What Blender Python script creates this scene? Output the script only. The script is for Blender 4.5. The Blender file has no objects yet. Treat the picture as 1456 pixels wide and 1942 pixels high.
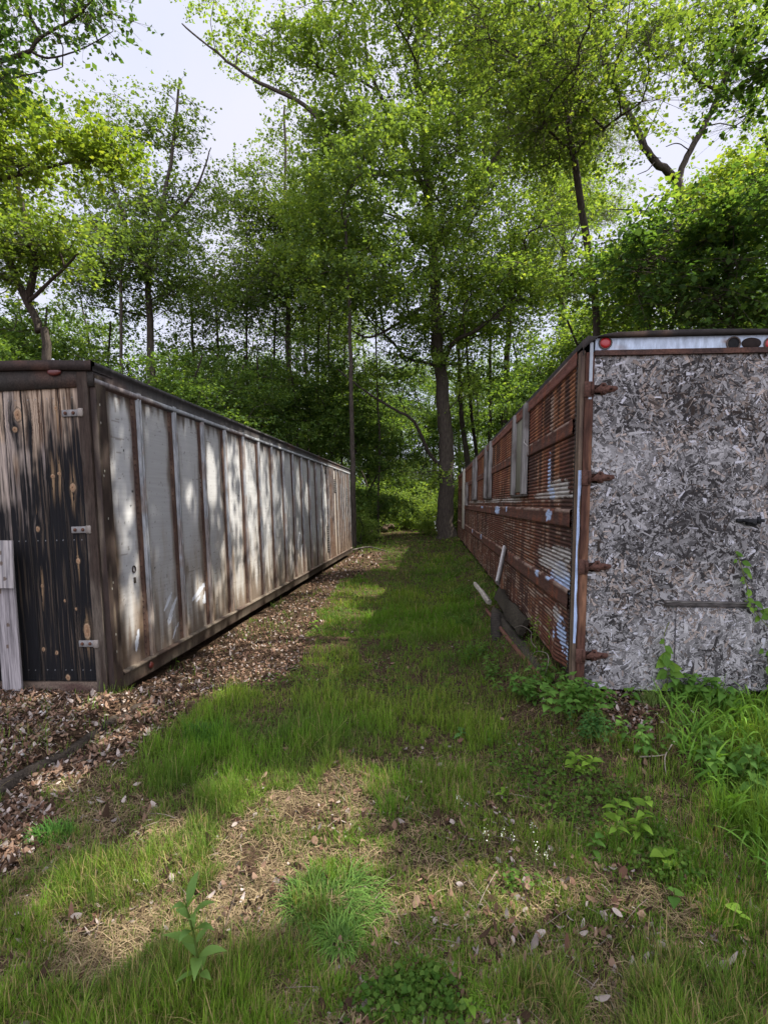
import bpy, math, mathutils
import numpy as np

# ------------------------------------------------------------------ camera, world, sun, exposure
SC = bpy.context.scene
COL = SC.collection
H = 1.70                                   # eye height
YAW, PITCH, FPX = math.atan(.0918), math.radians(4), 1000.0
cam_d = bpy.data.cameras.new('camera'); cam = bpy.data.objects.new('camera', cam_d); COL.objects.link(cam)
cam.location = (0, 0, H); cam.rotation_euler = (math.radians(90) - PITCH, 0, YAW)
cam_d.lens = FPX / 1942 * 36; cam_d.sensor_width = 36; cam_d.shift_y = 54 / 1942
cam_d.clip_start = .05; cam_d.clip_end = 2000
SC.camera = cam

SUN = np.array([.56, .16, .81]); SUN /= np.linalg.norm(SUN)      # direction towards the sun
sun_el = math.asin(SUN[2]); sun_az = math.atan2(SUN[0], SUN[1])
W = bpy.data.worlds.new("World"); SC.world = W; W.use_nodes = True
nt = W.node_tree; nt.nodes.clear()
wo = nt.nodes.new('ShaderNodeOutputWorld'); bg = nt.nodes.new('ShaderNodeBackground')
sky = nt.nodes.new('ShaderNodeTexSky'); sky.sky_type = 'NISHITA'; sky.sun_disc = False
sky.sun_elevation = sun_el; sky.sun_rotation = sun_az
tc = nt.nodes.new('ShaderNodeTexCoord'); nz = nt.nodes.new('ShaderNodeTexNoise'); nz.inputs['Scale'].default_value = 2.2
nz.inputs['Detail'].default_value = 6
rp = nt.nodes.new('ShaderNodeValToRGB'); rp.color_ramp.elements[0].position = .25; rp.color_ramp.elements[1].position = .62
rp.color_ramp.elements[0].color = (.72, .72, .72, 1); rp.color_ramp.elements[1].color = (1, 1, 1, 1)
cl = nt.nodes.new('ShaderNodeMix'); cl.data_type = 'RGBA'
# thin cloud, brightness added towards zenith and behind the viewer to fill the shade
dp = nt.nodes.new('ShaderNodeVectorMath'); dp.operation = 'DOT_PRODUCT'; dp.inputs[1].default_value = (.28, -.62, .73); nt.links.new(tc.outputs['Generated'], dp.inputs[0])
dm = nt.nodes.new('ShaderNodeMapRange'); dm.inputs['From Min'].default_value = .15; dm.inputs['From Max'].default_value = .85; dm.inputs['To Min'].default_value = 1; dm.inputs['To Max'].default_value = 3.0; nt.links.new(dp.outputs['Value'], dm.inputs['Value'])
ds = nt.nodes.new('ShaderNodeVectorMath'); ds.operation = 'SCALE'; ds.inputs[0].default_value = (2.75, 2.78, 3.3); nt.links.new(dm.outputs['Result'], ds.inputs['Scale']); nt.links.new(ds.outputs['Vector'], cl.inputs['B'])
nt.links.new(tc.outputs['Generated'], nz.inputs['Vector']); nt.links.new(nz.outputs['Fac'], rp.inputs['Fac'])
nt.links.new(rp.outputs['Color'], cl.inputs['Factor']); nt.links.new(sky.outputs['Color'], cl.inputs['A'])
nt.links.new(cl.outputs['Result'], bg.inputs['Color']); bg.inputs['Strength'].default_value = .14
nt.links.new(bg.outputs['Background'], wo.inputs['Surface'])

sl = bpy.data.lights.new('sun', 'SUN'); so = bpy.data.objects.new('sun', sl); COL.objects.link(so)
sl.energy = 5.0; sl.angle = math.radians(.5); sl.color = (1, .95, .86)
so.rotation_euler = (math.radians(90) - sun_el, 0, -sun_az + math.pi)
so.rotation_euler = (0, 0, 0)
so.rotation_euler = mathutils.Vector(SUN).to_track_quat('Z', 'Y').to_euler(); so.location = (20, 5, 40)

SC.view_settings.view_transform = 'Standard'; SC.view_settings.look = 'None'
SC.view_settings.exposure = 1.2; SC.view_settings.gamma = 1
SC.render.engine = 'CYCLES'
SC.cycles.max_bounces = 6; SC.cycles.diffuse_bounces = 4; SC.cycles.transmission_bounces = 3; SC.cycles.glossy_bounces = 2
SC.cycles.use_denoising = True

# ------------------------------------------------------------------ measuring helpers (photo pixel -> real point)
_f = np.array([-math.sin(YAW) * math.cos(PITCH), math.cos(YAW) * math.cos(PITCH), -math.sin(PITCH)])
_r = np.array([math.cos(YAW), math.sin(YAW), 0]); _u = np.cross(_r, _f)
EYE = np.array([0, 0, H])
def ray(px, py): return _f + _r * (px - 728) / FPX + _u * (1025 - py) / FPX
def PY(px, py, Y): d = ray(px, py); return EYE + d * Y / d[1]
def PX(px, py, X): d = ray(px, py); return EYE + d * X / d[0]
def PG(px, py, z=0): d = ray(px, py); return EYE + d * (z - H) / d[2]
def proj(P):
    q = np.asarray(P, float) - EYE; fw = np.maximum(q @ _f, 1e-3)
    return 728 + FPX * (q @ _r) / fw, 1025 - FPX * (q @ _u) / fw

# ------------------------------------------------------------------ noise
_R = np.random.RandomState(7); _T = _R.rand(256, 256)
def vnoise(x, y):
    xi = np.floor(x).astype(int); yi = np.floor(y).astype(int); fx = x - xi; fy = y - yi
    fx = fx * fx * (3 - 2 * fx); fy = fy * fy * (3 - 2 * fy)
    a = _T[xi & 255, yi & 255]; b = _T[(xi + 1) & 255, yi & 255]; c = _T[xi & 255, (yi + 1) & 255]; d = _T[(xi + 1) & 255, (yi + 1) & 255]
    return (a * (1 - fx) + b * fx) * (1 - fy) + (c * (1 - fx) + d * fx) * fy
def fbm(x, y, o=4):
    s = 0; a = .5; t = 0
    for k in range(o):
        s = s + a * vnoise(x * 2 ** k + 17.3 * k, y * 2 ** k + 9.1 * k); t += a; a *= .5
    return s / t
def sst(a, b, x):
    t = np.clip((x - a) / (b - a), 0, 1); return t * t * (3 - 2 * t)
def inpoly(px, py, poly):
    r = np.zeros(np.shape(px), bool); n = len(poly)
    for i in range(n):
        x0, y0 = poly[i]; x1, y1 = poly[(i + 1) % n]
        if y0 == y1: continue
        c = ((y0 > py) != (y1 > py)) & (px < (x1 - x0) * (py - y0) / (y1 - y0) + x0)
        r ^= c
    return r
C = lambda *a: np.array(a, float)
def mixc(a, b, t): t = np.asarray(t)[..., None]; return a * (1 - t) + np.asarray(b) * t

# ------------------------------------------------------------------ mesh helpers
def mesh(name, V, faces, mat=None, parent=None, col=None, mats=None, midx=None, smooth=False):
    """faces: list of int arrays (n,k)"""
    me = bpy.data.meshes.new(name); V = np.asarray(V, np.float32)
    me.vertices.add(len(V)); me.vertices.foreach_set('co', V.ravel())
    fs = [np.asarray(f, np.int32) for f in faces if len(f)]
    tot = sum(f.size for f in fs); me.loops.add(tot)
    me.loops.foreach_set('vertex_index', np.concatenate([f.ravel() for f in fs]))
    st = []; o = 0
    for f in fs:
        st.append(o + np.arange(len(f)) * f.shape[1]); o += f.size
    st = np.concatenate(st).astype(np.int32); me.polygons.add(len(st)); me.polygons.foreach_set('loop_start', st)
    if midx is not None: me.polygons.foreach_set('material_index', np.asarray(midx, np.int32))
    if smooth: me.polygons.foreach_set('use_smooth', np.ones(len(st), bool))
    me.update(calc_edges=True)
    if col is not None:
        c = np.asarray(col, np.float32)
        if c.shape[1] == 3: c = np.concatenate([c, np.ones((len(c), 1), np.float32)], 1)
        a = me.attributes.new('col', 'FLOAT_COLOR', 'POINT'); a.data.foreach_set('color', c.ravel())
    for m in (mats or ([mat] if mat else [])): me.materials.append(m)
    ob = bpy.data.objects.new(name, me); COL.objects.link(ob)
    if parent: ob.parent = parent
    return ob
def tag(o, label=None, cat=None, group=None, kind=None):
    if label: o['label'] = label
    if cat: o['category'] = cat
    if group: o['group'] = group
    if kind: o['kind'] = kind
    return o
def empty(name, loc, label=None, cat=None, group=None, rot=(0, 0, 0)):
    o = bpy.data.objects.new(name, None); COL.objects.link(o); o.location = loc; o.rotation_euler = rot
    o.empty_display_size = .2
    return tag(o, label, cat, group)

class MB:
    """collects shapes into one mesh"""
    def __init__(s): s.V = []; s.Q = []; s.T = []; s.C = []; s.n = 0
    def add(s, V, Q=None, T=None, c=None):
        V = np.asarray(V, float); s.V.append(V)
        if Q is not None and len(Q): s.Q.append(np.asarray(Q) + s.n)
        if T is not None and len(T): s.T.append(np.asarray(T) + s.n)
        c = np.array([.5, .5, .5]) if c is None else np.asarray(c, float)
        s.C.append(np.broadcast_to(c, (len(V), 3))); s.n += len(V); return s
    def box(s, a, b, c=None, bev=.003, M=None):
        a0 = np.array(a, float); b0 = np.array(b, float); a = np.minimum(a0, b0); b = np.maximum(a0, b0)
        d = b - a; e = min(bev, .3 * d.min())
        V = []
        for ax in range(3):                                   # 24 verts: chamfered box
            o = [i for i in range(3) if i != ax]
            for sgn in (0, 1):
                for (p, q) in ((0, 0), (1, 0), (1, 1), (0, 1)):
                    v = np.zeros(3); v[ax] = (a, b)[sgn][ax]
                    v[o[0]] = a[o[0]] + e if p == 0 else b[o[0]] - e
                    v[o[1]] = a[o[1]] + e if q == 0 else b[o[1]] - e
                    V.append(v)
        V = np.array(V); Q = []; T = []
        for k in range(6):
            q = [4 * k + i for i in range(4)]
            n = np.cross(V[q[1]] - V[q[0]], V[q[2]] - V[q[1]])
            if n @ (V[q].mean(0) - (a + b) / 2) < 0: q = q[::-1]
            Q.append(q)
        ctr = (a + b) / 2
        def near(test): return [i for i in range(24) if test(V[i])]
        # edge chamfers
        for ax in range(3):
            o = [i for i in range(3) if i != ax]
            for s0 in (0, 1):
                for s1 in (0, 1):
                    c0 = (a, b)[s0][o[0]]; c1 = (a, b)[s1][o[1]]
                    ids = [i for i in range(24) if abs(V[i][o[0]] - c0) <= e + 1e-9 and abs(V[i][o[1]] - c1) <= e + 1e-9 and (abs(V[i][o[0]] - c0) < 1e-9) != (abs(V[i][o[1]] - c1) < 1e-9) and (i // 8 != ax)]
                    ids.sort(key=lambda i: (V[i][ax], V[i][o[0]]))
                    if len(ids) == 4:
                        q = [ids[0], ids[1], ids[3], ids[2]]
                        n = np.cross(V[q[1]] - V[q[0]], V[q[2]] - V[q[1]])
                        if n @ (V[q].mean(0) - ctr) < 0: q = q[::-1]
                        Q.append(q)
        for i0 in (0, 1):
            for i1 in (0, 1):
                for i2 in (0, 1):
                    cc = np.array([(a, b)[i0][0], (a, b)[i1][1], (a, b)[i2][2]])
                    ids = sorted(range(24), key=lambda i: np.linalg.norm(V[i] - cc))[:3]
                    n = np.cross(V[ids[1]] - V[ids[0]], V[ids[2]] - V[ids[0]])
                    if n @ (V[ids].mean(0) - ctr) < 0: ids = ids[::-1]
                    T.append(ids)
        if M is not None: V = V @ M[:3, :3].T + M[:3, 3]
        return s.add(V, Q, T, c)
    def grid(s, P, c=None, flip=False):
        """P (n,m,3)"""
        n, m = P.shape[:2]; i = np.arange(n * m).reshape(n, m)
        q = np.stack([i[:-1, :-1], i[1:, :-1], i[1:, 1:], i[:-1, 1:]], -1).reshape(-1, 4)
        if flip: q = q[:, ::-1]
        return s.add(P.reshape(-1, 3), q, None, None if c is None else np.asarray(c).reshape(-1, 3))
    def tube(s, pts, rad, k=8, c=None, caps=True):
        V, Q, T = tube_geo(np.asarray(pts, float), np.asarray(rad, float) * np.ones(len(pts)), k, caps)
        return s.add(V, Q, T, c)
    def build(s, name, mat, parent=None, smooth=False):
        F = []
        if s.Q: F.append(np.concatenate(s.Q))
        if s.T: F.append(np.concatenate(s.T))
        return mesh(name, np.concatenate(s.V), F, mat, parent, np.concatenate(s.C), smooth=smooth)

def tube_geo(P, R, k=8, caps=True):
    n = len(P); tg = np.gradient(P, axis=0) if n > 1 else np.array([[0, 0, 1.]])
    tg /= np.linalg.norm(tg, axis=1, keepdims=True) + 1e-12
    ref = np.array([1., 0, 0]) if abs(tg[0][0]) < .9 else np.array([0, 1., 0])
    u = np.cross(tg[0], ref); u /= np.linalg.norm(u); V = []
    an = np.arange(k) * 2 * np.pi / k
    for i in range(n):
        u = u - tg[i] * (u @ tg[i]); u /= np.linalg.norm(u) + 1e-12; w = np.cross(tg[i], u)
        V.append(P[i] + R[i] * (np.cos(an)[:, None] * u + np.sin(an)[:, None] * w))
    V = np.concatenate(V); a = np.arange(k); b = (a + 1) % k; Q = []
    for i in range(n - 1): Q.append(np.stack([i * k + a, i * k + b, (i + 1) * k + b, (i + 1) * k + a], 1))
    Q = np.concatenate(Q); T = None
    if caps:
        V = np.concatenate([V, P[:1], P[-1:]]); c0 = n * k; c1 = c0 + 1
        T = np.concatenate([np.stack([b, a, np.full(k, c0)], 1), np.stack([(n - 1) * k + a, (n - 1) * k + b, np.full(k, c1)], 1)])
    return V, Q, T

# ------------------------------------------------------------------ materials
def new_mat(name):
    m = bpy.data.materials.new(name); m.use_nodes = True
    return m, m.node_tree, m.node_tree.nodes['Principled BSDF'], m.node_tree.nodes['Material Output']
def N(t, ty, **kw):
    n = t.nodes.new(ty)
    for k, v in kw.items():
        if hasattr(n, k): setattr(n, k, v)
        else: n.inputs[k].default_value = v
    return n
def attr_mat(name, rough=.8, spec=.3, nscale=(30, 30, 30), namt=.35, bump=.3, bscale=None, metallic=0, detail=6, dist=.01, rot=None):
    """vertex colour times procedural noise, with bump"""
    m, t, b, o = new_mat(name)
    at = N(t, 'ShaderNodeAttribute'); at.attribute_name = 'col'
    tc = N(t, 'ShaderNodeTexCoord'); mp = N(t, 'ShaderNodeMapping'); mp.inputs['Scale'].default_value = nscale
    t.links.new(tc.outputs['Object'], mp.inputs['Vector'])
    nz = N(t, 'ShaderNodeTexNoise'); nz.inputs['Scale'].default_value = 1; nz.inputs['Detail'].default_value = detail
    nz.inputs['Roughness'].default_value = .65
    t.links.new(mp.outputs['Vector'], nz.inputs['Vector'])
    mr = N(t, 'ShaderNodeMapRange'); mr.inputs['From Min'].default_value = .3; mr.inputs['From Max'].default_value = .7
    mr.inputs['To Min'].default_value = 1 - namt; mr.inputs['To Max'].default_value = 1 + namt
    t.links.new(nz.outputs['Fac'], mr.inputs['Value'])
    vm = N(t, 'ShaderNodeVectorMath'); vm.operation = 'SCALE'
    t.links.new(at.outputs['Color'], vm.inputs[0]); t.links.new(mr.outputs['Result'], vm.inputs['Scale'])
    t.links.new(vm.outputs['Vector'], b.inputs['Base Color'])
    b.inputs['Roughness'].default_value = rough; b.inputs['Specular IOR Level'].default_value = spec; b.inputs['Metallic'].default_value = metallic
    if bump:
        bp = N(t, 'ShaderNodeBump'); bp.inputs['Strength'].default_value = bump; bp.inputs['Distance'].default_value = dist
        t.links.new(nz.outputs['Fac'], bp.inputs['Height']); t.links.new(bp.outputs['Normal'], b.inputs['Normal'])
    return m
def leaf_mat(name, trans=.5, rough=.68, spec=.12, tint=(1.25, 1.2, .45)):
    m, t, b, o = new_mat(name)
    at = N(t, 'ShaderNodeAttribute'); at.attribute_name = 'col'
    oi = N(t, 'ShaderNodeObjectInfo')
    hs = N(t, 'ShaderNodeHueSaturation'); mr = N(t, 'ShaderNodeMapRange')
    mr.inputs['To Min'].default_value = .82; mr.inputs['To Max'].default_value = 1.22
    t.links.new(oi.outputs['Random'], mr.inputs['Value']); t.links.new(mr.outputs['Result'], hs.inputs['Value'])
    t.links.new(at.outputs['Color'], hs.inputs['Color']); t.links.new(hs.outputs['Color'], b.inputs['Base Color'])
    b.inputs['Roughness'].default_value = rough; b.inputs['Specular IOR Level'].default_value = spec
    tr = N(t, 'ShaderNodeBsdfTranslucent'); vm = N(t, 'ShaderNodeVectorMath'); vm.operation = 'MULTIPLY'; vm.inputs[1].default_value = tint
    t.links.new(hs.outputs['Color'], vm.inputs[0]); t.links.new(vm.outputs['Vector'], tr.inputs['Color'])
    mx = N(t, 'ShaderNodeMixShader'); mx.inputs['Fac'].default_value = trans
    t.links.new(b.outputs['BSDF'], mx.inputs[1]); t.links.new(tr.outputs['BSDF'], mx.inputs[2]); t.links.new(mx.outputs['Shader'], o.inputs['Surface'])
    return m
M_LEAF = leaf_mat('leaf'); M_GRASS = leaf_mat('grass_blade', .38, .65, .12, (1.2, 1.2, .5)); M_DEAD = leaf_mat('dead_leaf', .12, .9, .05, (1, 1, 1))
M_BARK = attr_mat('bark', .95, .1, (26, 26, 4), .55, .9, dist=.03)
M_ALU = attr_mat('painted_panel', .5, .4, (3, 1.2, 40), .10, .08, dist=.004)
M_METAL = attr_mat('dirty_metal', .75, .3, (26, 26, 7), .4, .35, dist=.004)
M_RUST = attr_mat('rusty_metal', .85, .2, (70, 8, 70), .5, .5, dist=.004)
M_RUSTV = attr_mat('rusty_post', .85, .2, (60, 60, 9), .5, .5, dist=.004)
M_WOOD = attr_mat('weathered_wood', .9, .15, (130, 130, 5), .40, .6, dist=.004)
M_FLAKE = attr_mat('wood_flake', .92, .12, (240, 240, 240), .35, .2, dist=.001)
M_DARK = attr_mat('dark_tar', .85, .2, (14, 14, 14), .4, .4, dist=.01)
M_LOG = attr_mat('rotten_wood', .95, .1, (16, 60, 60), .6, .9, dist=.02)
M_STONE = attr_mat('stone', .9, .2, (40, 40, 40), .35, .4, dist=.01)
m, t, b, o = new_mat('red_lens'); b.inputs['Base Color'].default_value = (.30, .012, .012, 1); b.inputs['Roughness'].default_value = .28
nzz = N(t, 'ShaderNodeTexNoise'); nzz.inputs['Scale'].default_value = 60; rr = N(t, 'ShaderNodeMapRange'); rr.inputs['To Min'].default_value = .15; rr.inputs['To Max'].default_value = .6
t.links.new(nzz.outputs['Fac'], rr.inputs['Value']); t.links.new(rr.outputs['Result'], b.inputs['Roughness']); M_RED = m

M_RED2 = M_RED.copy(); M_RED2.name = 'grimy_red_lens'; M_RED2.node_tree.nodes['Principled BSDF'].inputs['Base Color'].default_value = (.085, .016, .012, 1)

# ------------------------------------------------------------------ strips: grass blades, leaves
def strips(base, d, side, L, Wd, droop, prof, col, tipcol=None, fold=0.0):
    """each row a bent strip; returns V,Q,C"""
    n = len(base); k = len(prof); t = np.linspace(0, 1, k)
    P = base[:, None, :] + d[:, None, :] * (L[:, None] * t)[..., None]
    P[..., 2] -= (droop * L)[:, None] * t ** 2
    pr = np.asarray(prof)
    off = side[:, None, :] * (Wd[:, None] * pr)[..., None]
    tc = col if tipcol is None else tipcol
    c = col[:, None, :] * (1 - t)[None, :, None] + tc[:, None, :] * t[None, :, None]
    if fold == 0:
        V = np.stack([P - off, P + off], 2); w = 2
    else:
        up = np.cross(side, d); up /= np.linalg.norm(up, axis=1, keepdims=True) + 1e-9
        rise = up[:, None, :] * (fold * Wd[:, None] * pr)[..., None]
        V = np.stack([P - off + rise, P, P + off + rise], 2); w = 3
    C = np.repeat(c[:, :, None, :], w, 2).reshape(-1, 3); V = V.reshape(-1, 3)
    b0 = (np.arange(n) * k * w)[:, None, None]; j = np.arange(k - 1)[None, :, None] * w
    qs = []
    for s in range(w - 1):
        q = np.stack([b0 + j + s, b0 + j + s + 1, b0 + j + s + 1 + w, b0 + j + s + w], -1).reshape(-1, 4); qs.append(q)
    return V, np.concatenate(qs), C
def unit(v): return v / (np.linalg.norm(v, axis=-1, keepdims=True) + 1e-9)

def leaf_quads(c, size, rng, col, flat=.75, elong=.42):
    """one folded diamond per leaf"""
    n = len(c)
    a = rng.rand(n) * 2 * np.pi; tilt = rng.randn(n) * .5 - .25
    d = np.stack([np.cos(a) * np.cos(tilt), np.sin(a) * np.cos(tilt), np.sin(tilt)], 1)
    up = unit(rng.randn(n, 3) * (1 - flat) * 1.6 + np.array([0, 0, 1.])); s = unit(np.cross(up, d)); nn = np.cross(d, s)
    L = size * (.45 + 1.1 * rng.rand(n) ** 1.4); w = elong * L
    m0 = c + d * (L * .45)[:, None]; lift = nn * (L * .10 * rng.randn(n))[:, None]
    V = np.stack([c, m0 + s * w[:, None] + lift, c + d * L[:, None], m0 - s * w[:, None] + lift], 1).reshape(-1, 3)
    Q = np.arange(4 * n).reshape(n, 4); C = np.repeat(col, 4, 0)
    return V, Q, C

def bez(a, b, c, n): t = np.linspace(0, 1, n)[:, None]; return (1 - t) ** 2 * a + 2 * t * (1 - t) * b + t * t * c
def smooth_path(P, n):
    P = np.asarray(P, float); t = np.concatenate([[0], np.cumsum(np.linalg.norm(np.diff(P, axis=0), axis=1))]); tt = np.linspace(0, t[-1], n)
    out = np.zeros((n, 3)); m_ = len(P)
    i = np.clip(np.searchsorted(t, tt, side='right') - 1, 0, m_ - 2)
    for j in range(n):
        k = i[j]; p0 = P[max(k - 1, 0)]; p1 = P[k]; p2 = P[k + 1]; p3 = P[min(k + 2, m_ - 1)]; u = (tt[j] - t[k]) / (t[k + 1] - t[k])
        out[j] = .5 * ((2 * p1) + (-p0 + p2) * u + (2 * p0 - 5 * p1 + 4 * p2 - p3) * u * u + (-p0 + 3 * p1 - 3 * p2 + p3) * u ** 3)
    return out

# ------------------------------------------------------------------ lit windows in the shade (where gaps in the canopy let sun through)
LIT = []      # (kind, centre, radii, angle)
def lit_ground(px, py, rx, ry, ang=0, z=0): p = PG(px, py, z); LIT.append(('g', p[0], p[1], rx, ry, ang, z))
def lit_wall(y, z, ry, rz, ang=0): LIT.append(('w', y, z, ry, rz, ang, 0))
def carve(P, noise=True, mrg=.09):
    """True for points whose shadow would fall in a lit window"""
    K = np.zeros(len(P), bool)
    for (k, a, b, ra, rb, ang, z) in LIT:
        if k == 'g':
            t = (P[:, 2] - z) / SUN[2]; x = P[:, 0] - t * SUN[0]; y = P[:, 1] - t * SUN[1]
        else:
            t = (P[:, 0] + 2.72) / SUN[0]; x = P[:, 1] - t * SUN[1]; y = P[:, 2] - t * SUN[2]
        dx = x - a; dy = y - b; ca, sa = math.cos(ang), math.sin(ang)
        q = ((dx * ca + dy * sa) / (ra + mrg)) ** 2 + ((-dx * sa + dy * ca) / (rb + mrg)) ** 2
        w = (vnoise(x * 5 + 31, y * 5 + 7) - .5) * .6 if noise else 0
        K |= (q + w < 1) & (t > .3)
    return K
lit_ground(400, 1690, .44, .26, .2); lit_ground(560, 1560, .42, .2, .5); lit_ground(300, 1590, .2, .12); lit_ground(470, 1500, .30, .16, .3)
lit_ground(880, 1700, .32, .16, 0); lit_ground(660, 1480, .25, .12); lit_ground(700, 1720, .15, .12); lit_ground(640, 1620, .22, .2)
lit_ground(190, 1345, .22, .13, .3, .05); lit_ground(235, 1385, .1, .08, 0, .04); lit_ground(60, 1330, .12, .05, 0, .06); lit_ground(480, 1170, .3, .25); lit_ground(560, 1110, .35, .5); lit_ground(620, 1070, .4, .7); lit_ground(90, 1480, .15, .08)
LIT.append(('g', -1.0, 31., 2.6, 1.8, 0, 0)); LIT.append(('g', -2.4, 27., .8, 1.0, 0, 0)); lit_ground(40, 1600, .12, .12); lit_ground(310, 1640, .12, .1); lit_ground(150, 1700, .18, .12)
for (yy, zz, ry, rz, an) in ((6.5, 2.2, .14, .35, .0), (7.0, 1.9, .1, .4, 0), (7.7, 2.35, .16, .3, 0), (8.5, 1.9, .12, .5, 0), (9.1, 2.2, .2, .35, 0), (9.7, 1.6, .1, .5, 0), (5.85, 1.9, .1, .2, 0), (6.05, .75, .16, .14, 0),
                             (8.7, .9, .1, .5, 0), (10.9, 2.1, .2, .4, 0), (11.6, 1.9, .2, .3, 0), (4.62, .62, .12, .2, 0), (16.8, 2.3, .25, .5, 0), (7.2, .5, .1, .1, 0)):
    lit_wall(yy, zz, ry, rz, an)
for (gx, gy, ra_, rb_) in ((-1.2, 10, .25, .5), (-.7, 12.6, .3, .7), (-1.5, 14.6, .3, .8), (-.4, 17, .4, .9), (-1.6, 8.4, .2, .35), (-.3, 8.9, .2, .3)): LIT.append(('g', gx, gy, ra_, rb_, 0, 0))

# ------------------------------------------------------------------ terrain
def gz(x, y):
    x = np.asarray(x, float); y = np.asarray(y, float)
    z = .05 * (fbm(x * .7 + 50, y * .7 + 50, 3) - .5) + .018 * (fbm(x * 5 + 9, y * 5 + 3, 2) - .5)
    z = z + .24 * sst(.35, 1.15, x) * sst(2.3, 4.0, y) * (1 - .5 * sst(12, 26, y))          # bank on the right
    z = z + .10 * sst(-2.50, -2.62, x - (y - 2.8) * .07) * sst(1.6, 2.6, y) * (1 - sst(4.0, 4.6, y))                 # terrace behind the edging timber
    z = z - .06 * sst(-2.0, -2.7, x) * sst(4.2, 5.5, y)
    z = z + .5 * sst(30, 60, y) + .0 * x
    far = sst(25, 90, np.hypot(x, y)); z = z + far * (1.2 * (fbm(x * .02 + 5, y * .02 + 8, 3) - .5))
    return z
def axis(a, b, fine, far=320):
    c = np.arange(a, b + fine / 2, fine); L = []; st = fine; v = a
    while v > -far: st *= 1.18; v -= st; L.append(v)
    Rr = []; st = fine; v = b
    while v < far: st *= 1.18; v += st; Rr.append(v)
    return np.array(L[::-1] + list(c) + Rr)
xs = axis(-3.6, 3.6, .035); ys = axis(1.0, 9, .035)
X, Y = np.meshgrid(xs, ys, indexing='ij'); Z = gz(X, Y) + .012 * (fbm(X * 22, Y * 22, 2) - .5)
m, t, b, o = new_mat('forest_floor')
tcn = N(t, 'ShaderNodeTexCoord'); n1 = N(t, 'ShaderNodeTexNoise'); n1.inputs['Scale'].default_value = 1.3; n1.inputs['Detail'].default_value = 8
n2 = N(t, 'ShaderNodeTexNoise'); n2.inputs['Scale'].default_value = 38; n2.inputs['Detail'].default_value = 8; n2.inputs['Roughness'].default_value = .7
vo = N(t, 'ShaderNodeTexVoronoi'); vo.inputs['Scale'].default_value = 30
for q in (n1, n2, vo): t.links.new(tcn.outputs['Object'], q.inputs['Vector'])
r1 = N(t, 'ShaderNodeValToRGB'); r1.color_ramp.elements[0].position = .32; r1.color_ramp.elements[0].color = (.018, .012, .008, 1)
r1.color_ramp.elements[1].position = .72; r1.color_ramp.elements[1].color = (.16, .115, .07, 1)
e = r1.color_ramp.elements.new(.5); e.color = (.07, .045, .028, 1)
t.links.new(n2.outputs['Fac'], r1.inputs['Fac'])
mx = N(t, 'ShaderNodeMix'); mx.data_type = 'RGBA'; mx.blend_type = 'MULTIPLY'; mx.inputs['Factor'].default_value = .5
t.links.new(r1.outputs['Color'], mx.inputs['A']); bw = N(t, 'ShaderNodeRGBToBW'); t.links.new(vo.outputs['Color'], bw.inputs['Color']); t.links.new(bw.outputs['Val'], mx.inputs['B']); t.links.new(mx.outputs['Result'], b.inputs['Base Color'])
b.inputs['Roughness'].default_value = 1; b.inputs['Specular IOR Level'].default_value = .05
bp = N(t, 'ShaderNodeBump'); bp.inputs['Strength'].default_value = .9; bp.inputs['Distance'].default_value = .02
t.links.new(n2.outputs['Fac'], bp.inputs['Height']); t.links.new(bp.outputs['Normal'], b.inputs['Normal']); M_SOIL = m
g = MB(); g.grid(np.stack([X, Y, Z], -1)); g.C[0] = np.full((X.size, 3), .1)
tag(g.build('ground', M_SOIL, smooth=True), kind='structure')


# ------------------------------------------------------------------ pale trailer on the left
def rotmat(ax, a):
    return np.array(mathutils.Matrix.Rotation(a, 4, ax))
def xf(loc, rz=0, rx=0, ry=0):
    M = mathutils.Matrix.Translation(loc) @ mathutils.Matrix.Rotation(rz, 4, 'Z') @ mathutils.Matrix.Rotation(rx, 4, 'X') @ mathutils.Matrix.Rotation(ry, 4, 'Y'); return np.array(M)
YL = 4.2; pb = PY(221, 1317, YL); HL = 2.78; LL = 13.5; WL = 2.44
left = empty('box_trailer', (pb[0], YL, pb[2]), 'long pale grey box trailer with ribbed side and a dark plank rear door', 'trailer', rot=(0, -math.atan(.030), 0))
def zl(py): return (PY(180, py, YL)[2] - pb[2])
def dirt_grid(yy, zz, seed=0):
    return fbm(yy * 1.7 + seed, zz * 1.2 + seed, 4)
ribs = [.62 + .695 * k for k in range(14)]
far_ribs = [9.85, 10.05, 10.25, 10.45, 10.95, 11.35, 11.62, 11.9, 12.2, 12.6, 13.0, 13.35]
ys_ = np.concatenate([np.arange(.10, 3.4, .010), np.arange(3.4, 7, .018), np.arange(7, LL + .01, .04)]); zs_ = np.linspace(.15, 2.66, 240)
YY, ZZ = np.meshgrid(ys_, zs_, indexing='ij')
allr = np.array(ribs + far_ribs); d_after = np.min(np.where(YY[..., None] - allr > -.001, YY[..., None] - allr, 9), -1); d_before = np.min(np.where(allr - YY[..., None] > 0, allr - YY[..., None], 9), -1)
nA = fbm(YY * 6, ZZ * 2.2, 5); nB = fbm(YY * 22 + 5, ZZ * 1.6 + 3, 5); nC = fbm(YY * 40, ZZ * 40, 3); nD = fbm(YY * 1.1 + 8, ZZ * .8 + 4, 3); pid = np.floor((YY - .62) / .695)
colr = np.tile(C(.43, .44, .465), YY.shape + (1,)) if False else np.ones(YY.shape + (3,)) * np.array([.37, .367, .362])
brown = np.array([.090, .056, .034]); dk = np.array([.05, .028, .018]); ochre = np.array([.20, .15, .095])
low = sst(1.45, .25, ZZ + (nA - .5) * 1.1 + (nB - .5) * .9 - (nD - .5) * .8)
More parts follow.
